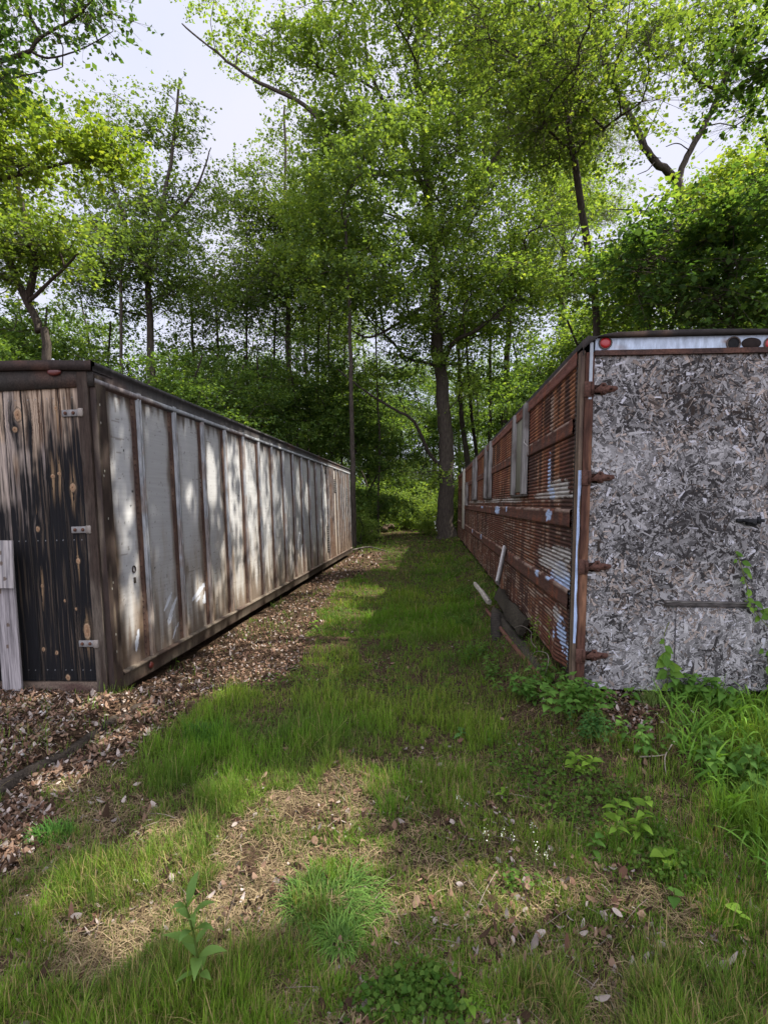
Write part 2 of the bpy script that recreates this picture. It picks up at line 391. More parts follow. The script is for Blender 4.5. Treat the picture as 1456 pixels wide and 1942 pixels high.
colr = colr * (.88 + .24 * vnoise(pid * 5.1 + 2, pid * 0 + 7.))[..., None]; colr = mixc(colr, ochre * 1.1, low * .55); colr = mixc(colr, brown, sst(.75, .1, ZZ + (nB - .5) * 1.0 + (nA - .5) * .5) * .75)
edge = sst(.10, .0, d_after - .065 + (nA - .5) * .12 * (1 + 1.5 * low)) * .8; colr = mixc(colr, brown, edge)
edge2 = sst(.17, .09, d_before + (nA - .5) * .15); colr = mixc(colr, brown, edge2 * .8)
topd = sst(2.46, 2.64, ZZ + (nB - .5) * .28); colr = mixc(colr, dk, topd * .92)
cor = sst(.30, .10, YY + (nA - .5) * .28 - .10 * (1 - ZZ / 2.7)); colr = mixc(colr, brown * .8, cor * .95)
farb = sst(9.6, 9.9, YY) * sst(.30, .55, nB * .6 + nD * .4 + .12); colr = mixc(colr, np.array([.19, .145, .105]), farb * .45)
rs = sst(9.75, 9.82, YY) * sst(10.55, 10.45, YY); colr = mixc(colr, np.array([.22, .10, .05]), rs * (.25 + .4 * nB))
# thin scratches
scr = (vnoise(YY * 3.1, ZZ * 70 + 1.5 * np.sin(YY * 5)) > .93) & (fbm(YY * 2 + 3, ZZ * 2, 2) > .46); colr = mixc(colr, brown * .9, scr * .55)
sc2 = (vnoise(YY * 60, ZZ * 2.4 + 3) > .93) & (fbm(YY * 3 + 33, ZZ * 1.3, 2) > .52); colr = mixc(colr, brown, sc2 * .45)
spots = (nC > .80); colr = mixc(colr, dk, spots * .6)
def chip(yc, zc, ry, rz, ang, tone=(.50, .52, .56)):
    global colr
    a, b_ = YY - yc, ZZ - zc; ca, sa = math.cos(ang), math.sin(ang); q = ((a * ca + b_ * sa) / ry) ** 2 + ((-a * sa + b_ * ca) / rz) ** 2 + (nC - .5) * 1.6
    colr = mixc(colr, np.array(tone), (q < 1) * .95)
for a_ in ((1.02, .62, .13, .022, .75), (1.10, .52, .15, .028, .8), (1.05, .42, .06, .016, .7), (1.12, .27, .07, .014, .9), (.42, .36, .03, .10, -.3), (1.75, .60, .20, .035, .35), (1.93, .50, .10, .06, .5), (1.72, .52, .07, .02, .3), (1.2, .33, .04, .01, .8), (9.05, .5, .05, .18, 0), (9.0, .35, .08, .05, 0)): chip(*a_)
for (a_, z_) in ((.40, 2.12), (.50, 1.75), (.46, 1.62), (.8, 1.0), (3.1, 1.78), (3.2, 1.75), (4.6, 1.6), (1.9, 1.3)): chip(a_, z_, .012, .012, 0, (.01, .01, .01))
bulge = (.002 + .010 * vnoise(pid * 3.7, pid * 0 + 2.)) * np.sin((d_after / .695) * math.pi) * (YY < 9.6) + .016 * (fbm(YY * 1.6 + pid * 5, ZZ * 1.3 + 4, 3) - .5)
g = MB(); g.grid(np.stack([-.035 + bulge, YY, ZZ], -1), colr)
g.build('side_panel', M_ALU, left, smooth=True)
def rib(y, w=.070, fl=.08, tone=1.0, rust=0):
    g = MB(); zz = np.linspace(.15, 2.68, 60)
    prof = [(-.030, 0), (-.002, .006), (-.002, w * .38), (-.014, w * .45), (-.014, w * .55), (-.002, w * .62), (-.002, w - .006), (-.032, w)]
    P = np.array([[(x_, y + y2, z_) for z_ in zz] for (x_, y2) in prof]); n_ = fbm(P[..., 1] * 9 + y * 7, P[..., 2] * 3, 4)
    c_ = np.ones(P.shape) * np.array([.25, .255, .26]) * tone; lowb = sst(1.1, .2, P[..., 2] + (n_ - .5) * 1.2); c_ = mixc(c_, np.array([.16, .11, .07]), lowb * .85); c_ = mixc(c_, np.array([.15, .085, .05]), np.clip(rust + (n_ > .56) * .5, 0, 1) * .9)
    g.grid(P, c_, flip=True)
    if fl:
        c0 = np.array([.050, .026, .018]); n2_ = 26
        P = np.array([[(x_, y + y2, z_) for z_ in zz] for (x_, y2) in ((-.034, -fl), (-.029, -fl), (-.027, -.002))]); n_ = fbm(P[..., 1] * 30 + y * 3, P[..., 2] * 6, 4)
        g.grid(P, mixc(np.ones(P.shape) * c0, np.array([.12, .075, .05]), sst(.5, .75, n_) * .8), flip=True)
        for z_ in np.linspace(.2, 2.62, 44 if y < 4 else 22):
            g.box((-.029, y - fl + .004, z_ - .007), (-.021, y - fl + .020, z_ + .007), C(.04, .02, .014), .002)
    return g.build('side_post', M_METAL, left)
for k, y_ in enumerate(ribs): rib(y_)
for k, y_ in enumerate(far_ribs): rib(y_, .05, .04, .8, .55 if y_ < 10.6 else .15)
g = MB(); P = []; yy_ = np.linspace(-.02, LL + .02, 120)
for (x_, z_) in ((-.06, 2.60), (-.004, 2.62), (.004, 2.64), (.004, 2.665), (-.010, 2.67), (-.010, 2.76), (.012, 2.765), (.012, 2.795), (-.10, 2.81)): P.append([(x_, y_, z_ + .006 * math.sin(y_ * 2.1) * 0) for y_ in yy_])
P = np.array(P); cc = np.ones(P.shape) * np.array([.045, .042, .042]); cc[2:4] = (.26, .27, .28); cc = mixc(cc, np.array([.10, .05, .035]), sst(.5, .7, fbm(P[..., 1] * 1.5, P[..., 2] * 8, 3)) * .6); g.grid(P, cc, flip=True); g.build('top_rail', M_METAL, left)
g = MB(); P = []
for (x_, z_) in ((-.06, .165), (.012, .155), (.016, .135), (.002, .128), (.002, .02), (-.004, .004), (-.06, 0)): P.append([(x_ - (.02 * max(0, vnoise(np.array([y_ * 9.]), np.array([3.]))[0] - .6) if z_ < .03 else 0), y_, z_ + (.035 * max(0, .45 - y_) if z_ < .03 else 0) * math.sin(y_ * 30) ** 2) for y_ in np.linspace(.12, LL, 200)])
P = np.array(P); cc = mixc(np.ones(P.shape) * np.array([.095, .075, .055]), np.array([.045, .028, .02]), sst(.4, .65, fbm(P[..., 1] * 3, P[..., 2] * 20, 4))); cc[:2] *= 1.25; g.grid(P, cc, flip=True); g.build('bottom_rail', M_METAL, left)
g = MB(); g.tube([(.003, .56, .085), (.016, .56, .085)], [.034, .032], 18); g.build('reflector', M_RED2, left)
# rear corner, frame
def boxes(name, mat, parent, L_, bev=.004):
    g = MB()
    for (a_, b_, c_) in L_: g.box(a_, b_, C(*c_), bev)
    return g.build(name, mat, parent)
def noisy_box(name, mat, parent, a_, b_, ca_, cb_, sc=(8, 8, 2), seed=0, div=None, thr=(.4, .65)):
    """box faces as fine grids so that stains have a shape of their own"""
    g = MB(); a_ = np.array(a_, float); b_ = np.array(b_, float)
    for ax in range(3):
        o_ = [i for i in range(3) if i != ax]
        for s_ in (0, 1):
            n0 = max(2, int((b_ - a_)[o_[0]] / .02) + 1) if div is None else div; n1_ = max(2, int((b_ - a_)[o_[1]] / .02) + 1) if div is None else div
            n0 = min(n0, 160); n1_ = min(n1_, 160); U, V_ = np.meshgrid(np.linspace(a_[o_[0]], b_[o_[0]], n0), np.linspace(a_[o_[1]], b_[o_[1]], n1_), indexing='ij')
            P = np.zeros(U.shape + (3,)); P[..., o_[0]] = U; P[..., o_[1]] = V_; P[..., ax] = (a_, b_)[s_][ax]
            n_ = fbm(P[..., 0] * sc[0] + P[..., 1] * sc[1] + seed, P[..., 2] * sc[2] + seed, 4)
            cc = mixc(np.ones(P.shape) * np.array(ca_), np.array(cb_), sst(thr[0], thr[1], n_)); fl = (s_ == 1) == (ax == 1)
            g.grid(P, cc, flip=not fl)
    return g.build(name, mat, parent)
noisy_box('corner_post', M_RUSTV, left, (-.145, -.035, .0), (-.055, .06, 2.72), (.034, .023, .017), (.085, .068, .052), (20, 20, 1.6), 3, thr=(.48, .75))
noisy_box('corner_edge', M_METAL, left, (-.050, -.012, .0), (.0, .125, 2.70), (.026, .016, .012), (.11, .085, .06), (25, 25, 1.4), 8, thr=(.5, .8))
g = MB(); 
for z_ in (2.45, 2.3, 1.9, 1.86, 1.5, .95, .9, .5, .35): g = MB(); g.box((.000, .02 + .05 * ((z_ * 7) % 1), z_), (.002, .03 + .05 * ((z_ * 7) % 1), z_ + .02), C(.25, .24, .2), .001); g.build('paint_flake', M_METAL, left)
noisy_box('rear_sill', M_RUST, left, (-2.36, -.03, .0), (-.147, .05, .115), (.075, .045, .035), (.13, .095, .07), (3, 3, 14), 2)
# header with bowed cap
g = MB(); xx = np.linspace(-2.44, -.0, 60); arch = .045 * (1 - ((xx + 1.22) / 1.22) ** 2)
def bow(zlo, zhi, y0, y1, c_, archlo=0):
    P = np.array([[(x_, y_, z_) for x_, z_ in zip(xx, zrow)] for (y_, zrow) in ((y1, zlo + arch * archlo), (y0, zlo + arch * archlo), (y0, zhi + arch), (y1 + .2, zhi + arch + .004))])
    n_ = fbm(P[..., 0] * 5 + 3, P[..., 2] * 16, 4); g.grid(P, mixc(np.ones(P.shape) * np.array(c_), np.array([.085, .042, .028]), sst(.48, .75, n_) * .7), flip=True)
bow(2.60, 2.72, -.03, .05, (.028, .024, .02)); g.build('header_beam', M_RUST, left)
g = MB(); bow(2.722, 2.80, -.055, .06, (.024, .017, .014), 1); g.build('roof_lip', M_RUST, left)
g = MB(); xx = np.linspace(-2.44, -.0, 30); arch = .045 * (1 - ((xx + 1.22) / 1.22) ** 2); P = np.array([[(x_, y_, 2.79 + a_) for x_, a_ in zip(xx, arch)] for y_ in np.linspace(0.02, LL, 20)]); g.grid(P, np.ones(P.shape) * .06); g.build('roof', M_DARK, left)
boxes('body_shell', M_METAL, left, [((-2.44, .06, .1), (-2.40, LL, 2.78), (.2, .2, .2)), ((-2.40, LL - .05, .1), (-.06, LL, 2.76), (.2, .2, .2)), ((-2.40, .06, .06), (-.06, LL - .06, .10), (.03, .03, .03))])
for k in (0, 1):
    xc = -.33 - 1.78 * k; g = MB(); pts = [(xc, -.033, zl(703) + 0), (xc, -.045, zl(703)), (xc, -.052, zl(703))]; V_, Q_, T_ = tube_geo(np.array(pts), np.array([.032, .032, .022]), 20); V_[:, 0] = xc + (V_[:, 0] - xc) * 1.9; g.add(V_, Q_, T_); g.build('marker_lamp', M_RED2, left)
# plank door (weathered, soot black with bare brown heads)
edges_ = [-.155, -.335, -.485, -.665, -.83, -1.01, -1.17]
knots = [(.245, 'x')]
KN = [(-.255, 1.78, .020, .030), (-.25, 1.16, .015, .022), (-.215, .56, .024, .055), (-.60, 1.44, .014, .020), (-.36, 2.44, .010, .016), (-.43, 1.88, .016, .016), (-.37, 1.90, .012, .012), (-.60, .95, .010, .014), (-.70, 2.40, .030, .040), (-.51, .37, .012, .016), (-.63, .40, .012, .016), (-.42, .15, .016, .024), (-.735, 2.28, .018, .02), (-.30, .75, .008, .012), (-.40, .82, .008, .012)]
g = MB()
for i in range(len(edges_) - 1):
    x1, x0 = edges_[i], edges_[i + 1]; x0 += .008; hi = 2.60 if i else 2.60
    xg = np.linspace(x0, x1 - .002, 44); zg = np.linspace(.125, hi, 520); U, V_ = np.meshgrid(xg, zg, indexing='ij')
    wx = U * 1.0; ring = np.zeros_like(U); kd = np.full_like(U, 9.)
    for (kx, kz, ra, rb) in KN:
        q = np.sqrt(((U - kx) / ra) ** 2 + ((V_ - kz) / rb) ** 2) * (.85 + .5 * fbm(U * 60 + kz * 9, V_ * 45, 3)); kd = np.minimum(kd, q); wx = wx + (U - kx) * -.85 * np.exp(-(q / 2.6) ** 1.3)
    gr = fbm(wx * 95 + i * 13, V_ * 2.2 + i * 7, 5); gr2 = fbm(wx * 260 + i * 5, V_ * 5 + i, 3)
    burn_z = [2.42, 2.52, 2.20, 2.16, 1.95, 2.2][i % 6]; bz = burn_z + (fbm(wx * 28 + i * 3, V_ * 1.6 + 4, 3) - .5) * 1.5
    bare = sst(bz - .30, bz + .34, V_ + (gr - .5) * .9 + (fbm(wx * 16 + i, V_ * 7, 3) - .5) * .5)
    base_ = mixc(np.ones(U.shape + (3,)) * np.array([.008, .0078, .0085]), np.array([.075, .055, .038]), sst(.55, .8, gr) * .7)
    woodc = mixc(np.ones(U.shape + (3,)) * np.array([.36, .27, .19]), np.array([.070, .040, .024]), sst(.48, .70, gr)); grey = sst(.4, .6, fbm(U * 9 + 40, V_ * 2, 3)); woodc = mixc(woodc, np.array([.30, .27, .25]), grey * (.15 + .3 * (i > 1)))
    cc = mixc(base_, woodc, bare * .9); hinge_shadow = 0
    streak = np.zeros_like(U)
    for (kx, kz, ra, rb) in KN[:8]:
        streak = np.maximum(streak, np.exp(-((U - kx - .006 * np.sin(V_ * 14)) / (ra * .9)) ** 2) * sst(-.30, -.02, (V_ - kz)) * (V_ < kz + .26) * sst(.26, .0, V_ - kz) * (gr > .50))
    cc = mixc(cc, np.array([.26, .17, .09]), streak * .75)
    cc = mixc(cc, np.array([.045, .032, .02]), sst(2.6, 1.2, kd) * (np.sin(kd * 9) > .1) * .7)
    cc = mixc(cc, np.array([.30, .20, .12]), sst(1.5, 1.1, kd) * .85); cc = mixc(cc, np.array([.20, .10, .05]), ((kd < .95) & (np.sin(kd * 22) > -.2)) * .85); cc = mixc(cc, np.array([.03, .015, .01]), (kd < .25) * .7)
    nail = np.zeros_like(U)
    for nz_ in (.22, 1.34, 2.52):
        for nx_ in (.3, .7):
            nail = np.maximum(nail, (np.hypot(U - (x0 + (x1 - x0) * nx_), V_ - nz_) < .005) * 1.)
    cc = mixc(cc, np.array([.16, .16, .16]), nail)
    dep = -.012 + .0035 * (gr - .5) - .004 * (kd < 1) + .003 * ((i * 7) % 3 - 1); g.grid(np.stack([U, dep, V_], -1), cc)
    g.box((x0, -.007, .125), (x1 - .002, .018, hi), C(.03, .028, .027), .001)
g.build('plank_door', M_WOOD, left)
boxes('second_door', M_WOOD, left, [((-1.175 - .19 * k - .186, -.012, .125), (-1.175 - .19 * k, .018, 2.6), (.05, .04, .035)) for k in range(6)])
GV = (.17, .16, .15)
for hz, xs0 in ((782, -.30), (1003, -.285), (1218, -.29)):
    z_ = zl(hz); g = MB(); g.box((xs0, -.030, z_ - .028), (-.125, -.020, z_ + .028), C(*GV), .003); g.box((-.150, -.048, z_ - .034), (-.105, -.020, z_ + .034), C(.22, .19, .16), .006)
    h_ = g.build('hinge', M_METAL, left)
    for q in (.035, .105): g = MB(); g.tube([(xs0 + q, -.031, z_), (xs0 + q, -.040, z_)], [.015, .011], 10, C(.09, .04, .025)); g.build('bolt', M_RUST, h_)
g = MB(); ra = np.linspace(0, 2 * np.pi, 17); P = np.array([(-.026, .43 + .024 * math.cos(a), 1.03 + .03 * math.sin(a)) for a in ra]); g.tube(P, .006, 6, C(.03, .02, .015)); g.build('lock_ring', M_METAL, left); g = MB(); g.box((-.033, .42, .90), (-.020, .445, .955), C(.04, .03, .02)); g.build('lock_tab', M_METAL, left)
g = MB(); yc, zc = 6.55, .78
for (dy0, dz0, dy1, dz1) in ((0, .26, .2, 0), (.2, 0, 0, -.26), (0, -.26, -.2, 0), (-.2, 0, 0, .26)): g.tube([(-.026, yc + dy0, zc + dz0), (-.026, yc + dy1, zc + dz1)], .010, 4, C(.42, .42, .42))
g.build('placard_frame', M_METAL, left)
for (y0_, y1_, z0_, z1_) in ((9.38, 9.62, .35, 1.05), (10.55, 10.9, 1.95, 2.33), (12.75, 12.98, 1.55, 2.15), (9.38, 9.62, 2.42, 2.6)):
    g = MB(); g.box((-.04, y0_, z0_), (-.022, y1_, z1_), C(.02, .018, .016)); 
    for q in np.arange(z0_ + .03, z1_ - .03, .06): g.box((-.024, y0_ + .01, q), (-.014, y1_ - .01, q + .02), C(.12, .11, .10))
    g.build('vent', M_METAL, left)
# boards leaning on the plank door
p0 = PY(4, 1310, 4.08); g = MB()
def board(name, label, lo, hi_, w, th, c0, c1, cat='board', lean=0., roll=0., parent=None, yaw=0., mat=None):
    """a plank standing from lo up to height h"""
    h = hi_; xg = np.linspace(-w / 2, w / 2, 24); zg = np.linspace(0, h, max(30, int(h / .008))); U, V_ = np.meshgrid(xg, zg, indexing='ij'); gr = fbm(U * 90 + h * 31, V_ * 2.6 + w * 50, 5)
    ed = .004 * (fbm(V_ * 7 + 3, U * 0 + 2, 3) - .5); P = np.stack([U * (1 + ed * 4), -th / 2 + .0025 * (gr - .5), V_], -1); g = MB(); cc = mixc(np.ones(P.shape) * np.array(c0), np.array(c1), sst(.38, .68, gr)); rs = np.random.RandomState(int(h * 100))
    for _ in range(3):
        kx, kz = rs.uniform(-.3, .3) * w, rs.uniform(.1, .9) * h; q = np.hypot((U - kx) / .012, (V_ - kz) / .016); cc = mixc(cc, np.array([.08, .05, .03]), (q < 1.2) * .8)
    g.grid(P, cc); g.box((-w / 2, -th / 2 + .004, 0), (w / 2, th / 2, h), np.array(c0) * .7, .004)
    o = g.build(name, mat or M_WOOD, None); o.location = lo; o.rotation_euler = (lean, roll, yaw)
    return tag(o, label, cat)
q = PY(29, 1312, 4.10); board('leaning_board', 'tall grey board standing against the black plank door', (q[0], 4.085, q[2]), PY(29, 1036, 4.1)[2] - q[2], .175, .025, (.27, .245, .24), (.14, .125, .125), lean=-.02, roll=-.045)
q = PY(12, 1115, 4.05); board('plywood_scrap', 'short weathered plywood piece fixed across the top of the tall grey board', (q[0] - .04, 4.045, q[2]), PY(14, 1025, 4.05)[2] - q[2], .24, .018, (.33, .30, .28), (.15, .14, .14), lean=-.02)
q = PY(-30, 1312, 4.0); board('leaning_board', 'wide grey board beside the door, mostly cut off by the picture edge', (q[0] - .14, 4.10, q[2]), 1.1, .2, .025, (.24, .22, .21), (.12, .11, .11), lean=-.02)

# ------------------------------------------------------------------ rusty trailer on the right
YR = 4.1; rb = PY(1083, 1290, YR); HR = PY(1103, 648, YR)[2] - rb[2]; LR = 18.9; WR = 2.44; Xr, Zr = rb[0], rb[2]
right = empty('rusty_trailer', (Xr, YR, Zr), 'rusty corrugated trailer with a grey chipboard rear wall and red lamps', 'trailer', rot=(0, math.atan(.006), 0))
def RS(px, py): p = PX(px, py, Xr + .01); return p[1] - YR, p[2] - Zr       # a spot on the rusty side
def RF(px, py): p = PY(px, py, YR); return p[0] - Xr, p[2] - Zr             # a spot on the rear wall
pitch = .035; prof = [(0, 0), (.16, .0), (.34, .009), (.72, .009), (.92, .0)]
zc_ = []; xo_ = []
z_ = .0
while z_ < HR - .10:
    for a_, b_ in prof: zc_.append(z_ + a_ * pitch); xo_.append(b_)
    z_ += pitch
zc_ = np.array(zc_); xo_ = np.array(xo_)
yc_ = np.concatenate([np.arange(.10, 2.2, .012), np.arange(2.2, 6, .03), np.arange(6, LR + .01, .09)])
YY, ZZ = np.meshgrid(yc_, zc_, indexing='ij'); XO = np.broadcast_to(xo_, YY.shape); row = np.floor(ZZ / pitch + 1e-6)
nA = fbm(YY * 1.6 + 2, ZZ * 2.2, 4); nB = fbm(YY * 9 + row * .0, ZZ * 1.8 + 7, 4); nC = fbm(YY * 5, row * 7.3, 3); nD = fbm(YY * 45, ZZ * 45, 3); crest = xo_ > .004
cc = np.ones(YY.shape + (3,)) * np.array([.180, .064, .036]); cc = mixc(cc, np.array([.068, .032, .023]), sst(.42, .60, nA)); cc = mixc(cc, np.array([.34, .14, .06]), sst(.48, .68, nB) * .75)
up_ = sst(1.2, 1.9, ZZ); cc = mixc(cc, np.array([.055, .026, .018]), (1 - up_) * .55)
cc = mixc(cc, np.array([.30, .235, .18]), sst(.50, .66, nC * .55 + nB * .45) * (.20 + .55 * (1 - up_)) * crest)
cc = mixc(cc, np.array([.012, .008, .007]), (~np.broadcast_to(crest, YY.shape)) * .5)  # grooves between crests painted darker, their shade put into the colour
blue = np.array([.36, .45, .62])
def bpatch(px, py, ry, rz, amt=1.0, c_=blue, strict=0):
    global cc
    y_, z_ = RS(px, py); q = ((YY - y_) / ry) ** 2 + ((ZZ - z_) / rz) ** 2 + (nC - .5) * 2.2 + (nD - .5) * 1.2
    cc = mixc(cc, c_, np.where(q < 1 - strict, amt, 0) * (.25 + .75 * crest))
pale = np.array([.42, .40, .36])
bpatch(1055, 928, .38, .10, .9, pale); bpatch(1060, 935, .42, .05, .9, pale); bpatch(1040, 900, .06, .17, .95); bpatch(1045, 937, .13, .06, .95); bpatch(1030, 940, .4, .035, .7, pale)
bpatch(1070, 1050, .5, .05, .8, pale); bpatch(1060, 1085, .45, .09, .9); bpatch(1068, 1100, .35, .08, .95); bpatch(1075, 1115, .25, .06, .9); bpatch(1040, 1070, .5, .05, .8, pale); bpatch(1050, 1065, .6, .10, .7, pale)
bpatch(1062, 1185, .10, .10, .95); bpatch(1068, 1210, .08, .12, .95); bpatch(1075, 1245, .06, .10, .95); bpatch(1055, 1165, .12, .08, .8, pale); bpatch(1052, 1200, .05, .05, .9)
bpatch(1045, 790, .07, .22, .6, np.array([.45, .33, .25])); bpatch(1030, 720, .12, .10, .6, np.array([.36, .22, .15])); bpatch(970, 948, .9, .035, .8, pale); bpatch(930, 950, 1.6, .04, .7, pale); bpatch(900, 952, 2.2, .04, .6, pale)
wav = .010 * (fbm(YY * 1.1 + 6, ZZ * 1.1, 2) - .5) + np.exp(-((YY - .5) / .6) ** 2) * sst(.5, .0, ZZ) * .02 * np.sin(YY * 9)
ZW = ZZ + .008 * (fbm(YY * 1.4 + 9, ZZ * .6, 2) - .5) + sst(.55, .0, ZZ) * .016 * np.sin(YY * 6 + ZZ * 5)
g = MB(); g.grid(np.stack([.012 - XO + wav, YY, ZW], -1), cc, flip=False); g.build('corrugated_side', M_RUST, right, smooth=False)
def band(name, z0, z1, y0, y1, patches=(), c0=(.075, .036, .026), proud=.016):
    ny = max(8, int((y1 - y0) / .02)); ny = min(ny, 420); P = []; yy_ = np.linspace(y0, y1, ny)
    rows = [(0.004, z0), (-proud, z0 + .004)] + [(-proud - .002 * math.sin(k), z0 + (z1 - z0) * k / 9) for k in range(1, 9)] + [(-proud, z1 - .004), (0.004, z1)]
    P = np.array([[(x_ + .004 * math.sin(y_ * 1.7), y_, z_) for y_ in yy_] for (x_, z_) in rows]); n_ = fbm(P[..., 1] * 12, P[..., 2] * 3 + 5, 4); n3 = fbm(P[..., 1] * 3, P[..., 2] * 6 + 5, 3)
    k_ = mixc(np.ones(P.shape) * np.array(c0), np.array([.19, .062, .030]), sst(.46, .66, n_ * .5 + n3 * .5) * .8); k_ = mixc(k_, np.array([.045, .028, .024]), sst(.55, .7, n3) * .6)
    edge_ = (np.arange(len(rows)) >= len(rows) - 3)[:, None] * np.ones(ny); k_ = mixc(k_, np.array([.30, .22, .17]), edge_ * (fbm(P[..., 1] * 4, P[..., 2], 3) > .52) * .6)
    for (py_, pz_, ry_, rz_) in patches:
        q = ((P[..., 1] - py_) / ry_) ** 2 + ((P[..., 2] - pz_) / rz_) ** 2 + (fbm(P[..., 1] * 40, P[..., 2] * 40, 3) - .5) * 2; k_ = mixc(k_, blue * .95, q < 1)
    g = MB(); g.grid(P, k_, flip=True); return g.build(name, M_RUST, right)
def zR(py, px=1084): return RS(px, py)[1]
b1 = (zR(826), zR(796)); b2 = (zR(1001), zR(966)); b3 = (zR(1160), zR(1121))
wy = lambda px: RS(px, 900)[0]
W1 = (wy(1001), wy(975)); W2 = (wy(933), wy(921)); W3 = (wy(905), wy(898)); W4 = (wy(882.5), wy(879.5))
band('trim_strip', b1[0], b1[1], .14, W1[0] - .01); band('trim_strip', b1[0], b1[1], W1[1] + .01, W2[0] - .01); band('trim_strip', b1[0], b1[1], W2[1] + .01, W3[0] - .01); band('trim_strip', b1[0], b1[1], W3[1] + .02, LR - .6)
band('trim_strip', b2[0], b2[1], .14, LR - .3, [(RS(1043, 980)[0], RS(1043, 978)[1], .11, .055), (RS(944, 972)[0], b2[1] - .06, .30, .06), (RS(962, 970)[0], b2[1] - .03, .09, .04), (RS(915, 972)[0], b2[1] - .03, .25, .02)])
band('trim_strip', b3[0], b3[1], .14, LR - .3, [(RS(1021, 1100)[0], b3[1] - .035, .09, .03), (RS(913, 1030)[0], b3[1] - .05, .12, .05), (RS(897, 1010)[0], b3[1] - .05, .15, .05), (RS(1040, 1110)[0], b3[1] - .01, .10, .015)])
band('trim_strip', HR - .16, HR - .045, .07, LR - .1, c0=(.13, .055, .04))
g = MB()
for z_ in np.arange(.03, HR - .08, .035): g.box((-.012, .085, z_), (.0, .10, z_ + .014), C(.03, .02, .015), .002)
g.box((-.004, .07, 0), (.012, .115, HR - .05), C(.025, .018, .015)); g.build('rivet_seam', M_METAL, right)
GW = (.22, .205, .19)
def window(y0_, y1_, zb_, zt_, pw, panel, name='boarded_window'):
    g = MB(); ymid0, ymid1 = y0_ + pw[0], y1_ - pw[1]; g.box((-.008, ymid0 + .002, zb_ + .03), (.004, ymid1 - .002, zt_), C(*panel), .002)
    o = g.build(name, M_WOOD, right)
    for (a_, b_, xx_) in ((y0_, y0_ + pw[0] * .48, -.055), (y0_ + pw[0] * .52, ymid0, -.035), (ymid1, y1_, -.05)):
        g = MB(); zz = np.linspace(zb_, zt_, 60)
        P = np.array([[(x_ + .004 * math.sin(z_ * 3), y_ + .006 * math.sin(z_ * 2.3), z_) for z_ in zz] for (x_, y_) in ((-.006, a_), (xx_, a_ + .002), (xx_, b_ - .002), (-.006, b_))]); n_ = fbm(P[..., 1] * 60 + P[..., 0] * 90, P[..., 2] * 3, 4)
        g.grid(P, mixc(np.ones(P.shape) * np.array(GW), np.array([.10, .085, .075]), sst(.4, .65, n_)), flip=True); g.box((xx_ + .003, a_ + .003, zb_ - .002), (-.006, b_ - .003, zb_ + .01), C(.1, .09, .08)); g.build('window_post', M_WOOD, o)
    g = MB(); g.box((-.045, y0_ - .02, zb_ - .03), (-.002, y1_ + .02, zb_ - .003), C(.07, .06, .05)); g.build('window_sill', M_WOOD, o); return o
window(W1[0], W1[1], RS(985, 938)[1], HR - .05, (.32, .16), (.16, .155, .115)); window(W2[0], W2[1], RS(927, 944)[1], HR - .05, (.5, .28), (.02, .02, .02)); window(W3[0], W3[1], RS(901, 947)[1], HR - .05, (.5, .4), (.10, .10, .07))
window(wy(888), wy(885), RS(886, 958)[1], RS(886, 915)[1], (.25, .25), (.4, .4, .4))
g = MB(); g.box((-.06, W4[0], RS(880, 1002)[1]), (-.012, W4[1], HR - .03), C(.33, .31, .25)); g.build('end_board', M_WOOD, right)
# wire hanging by the first window
y_, z_ = RS(1000, 835); g = MB(); g.tube([(-.03, y_, z_ + .25), (-.04, y_ - .01, z_ + .05), (-.06, y_ - .12, z_ - .04), (-.05, y_ - .30, z_ - .10), (-.05, y_ - .33, z_ - .2)], .006, 6, C(.3, .28, .25)); g.build('loose_wire', M_METAL, right)
# corner post with blue edge and hinges
noisy_box('corner_post', M_RUSTV, right, (.022, -.045, -.03), (.080, .03, HR - .09), (.060, .027, .018), (.17, .085, .048), (26, 26, 1.3), 5, thr=(.42, .72))
noisy_box('corner_edge', M_METAL, right, (-.006, -.022, -.03), (.020, .068, HR - .07), (.055, .032, .024), (.13, .09, .06), (30, 30, 1.0), 15, thr=(.45, .66))
g = MB(); z_ = np.linspace(zR(1215), zR(895), 40); w_ = .012 * (.5 + fbm(z_ * 6, z_ * 0 + 3, 3)); P = np.array([[(x_, -.0245, zz) for zz in z_] for x_ in (0, 1)]); P[0, :, 0] = -.004; P[1, :, 0] = -.004 + w_ * 1.6; g.grid(P, np.ones(P.shape) * np.array([.36, .46, .64]), flip=True)
z_ = np.linspace(zR(770), zR(672), 30); P = np.array([[(x_, -.0475, zz) for zz in z_] for x_ in (.045, .068)]); g.grid(P, np.ones(P.shape) * np.array([.34, .37, .40]), flip=True); g.build('paint_remnant', M_METAL, right)
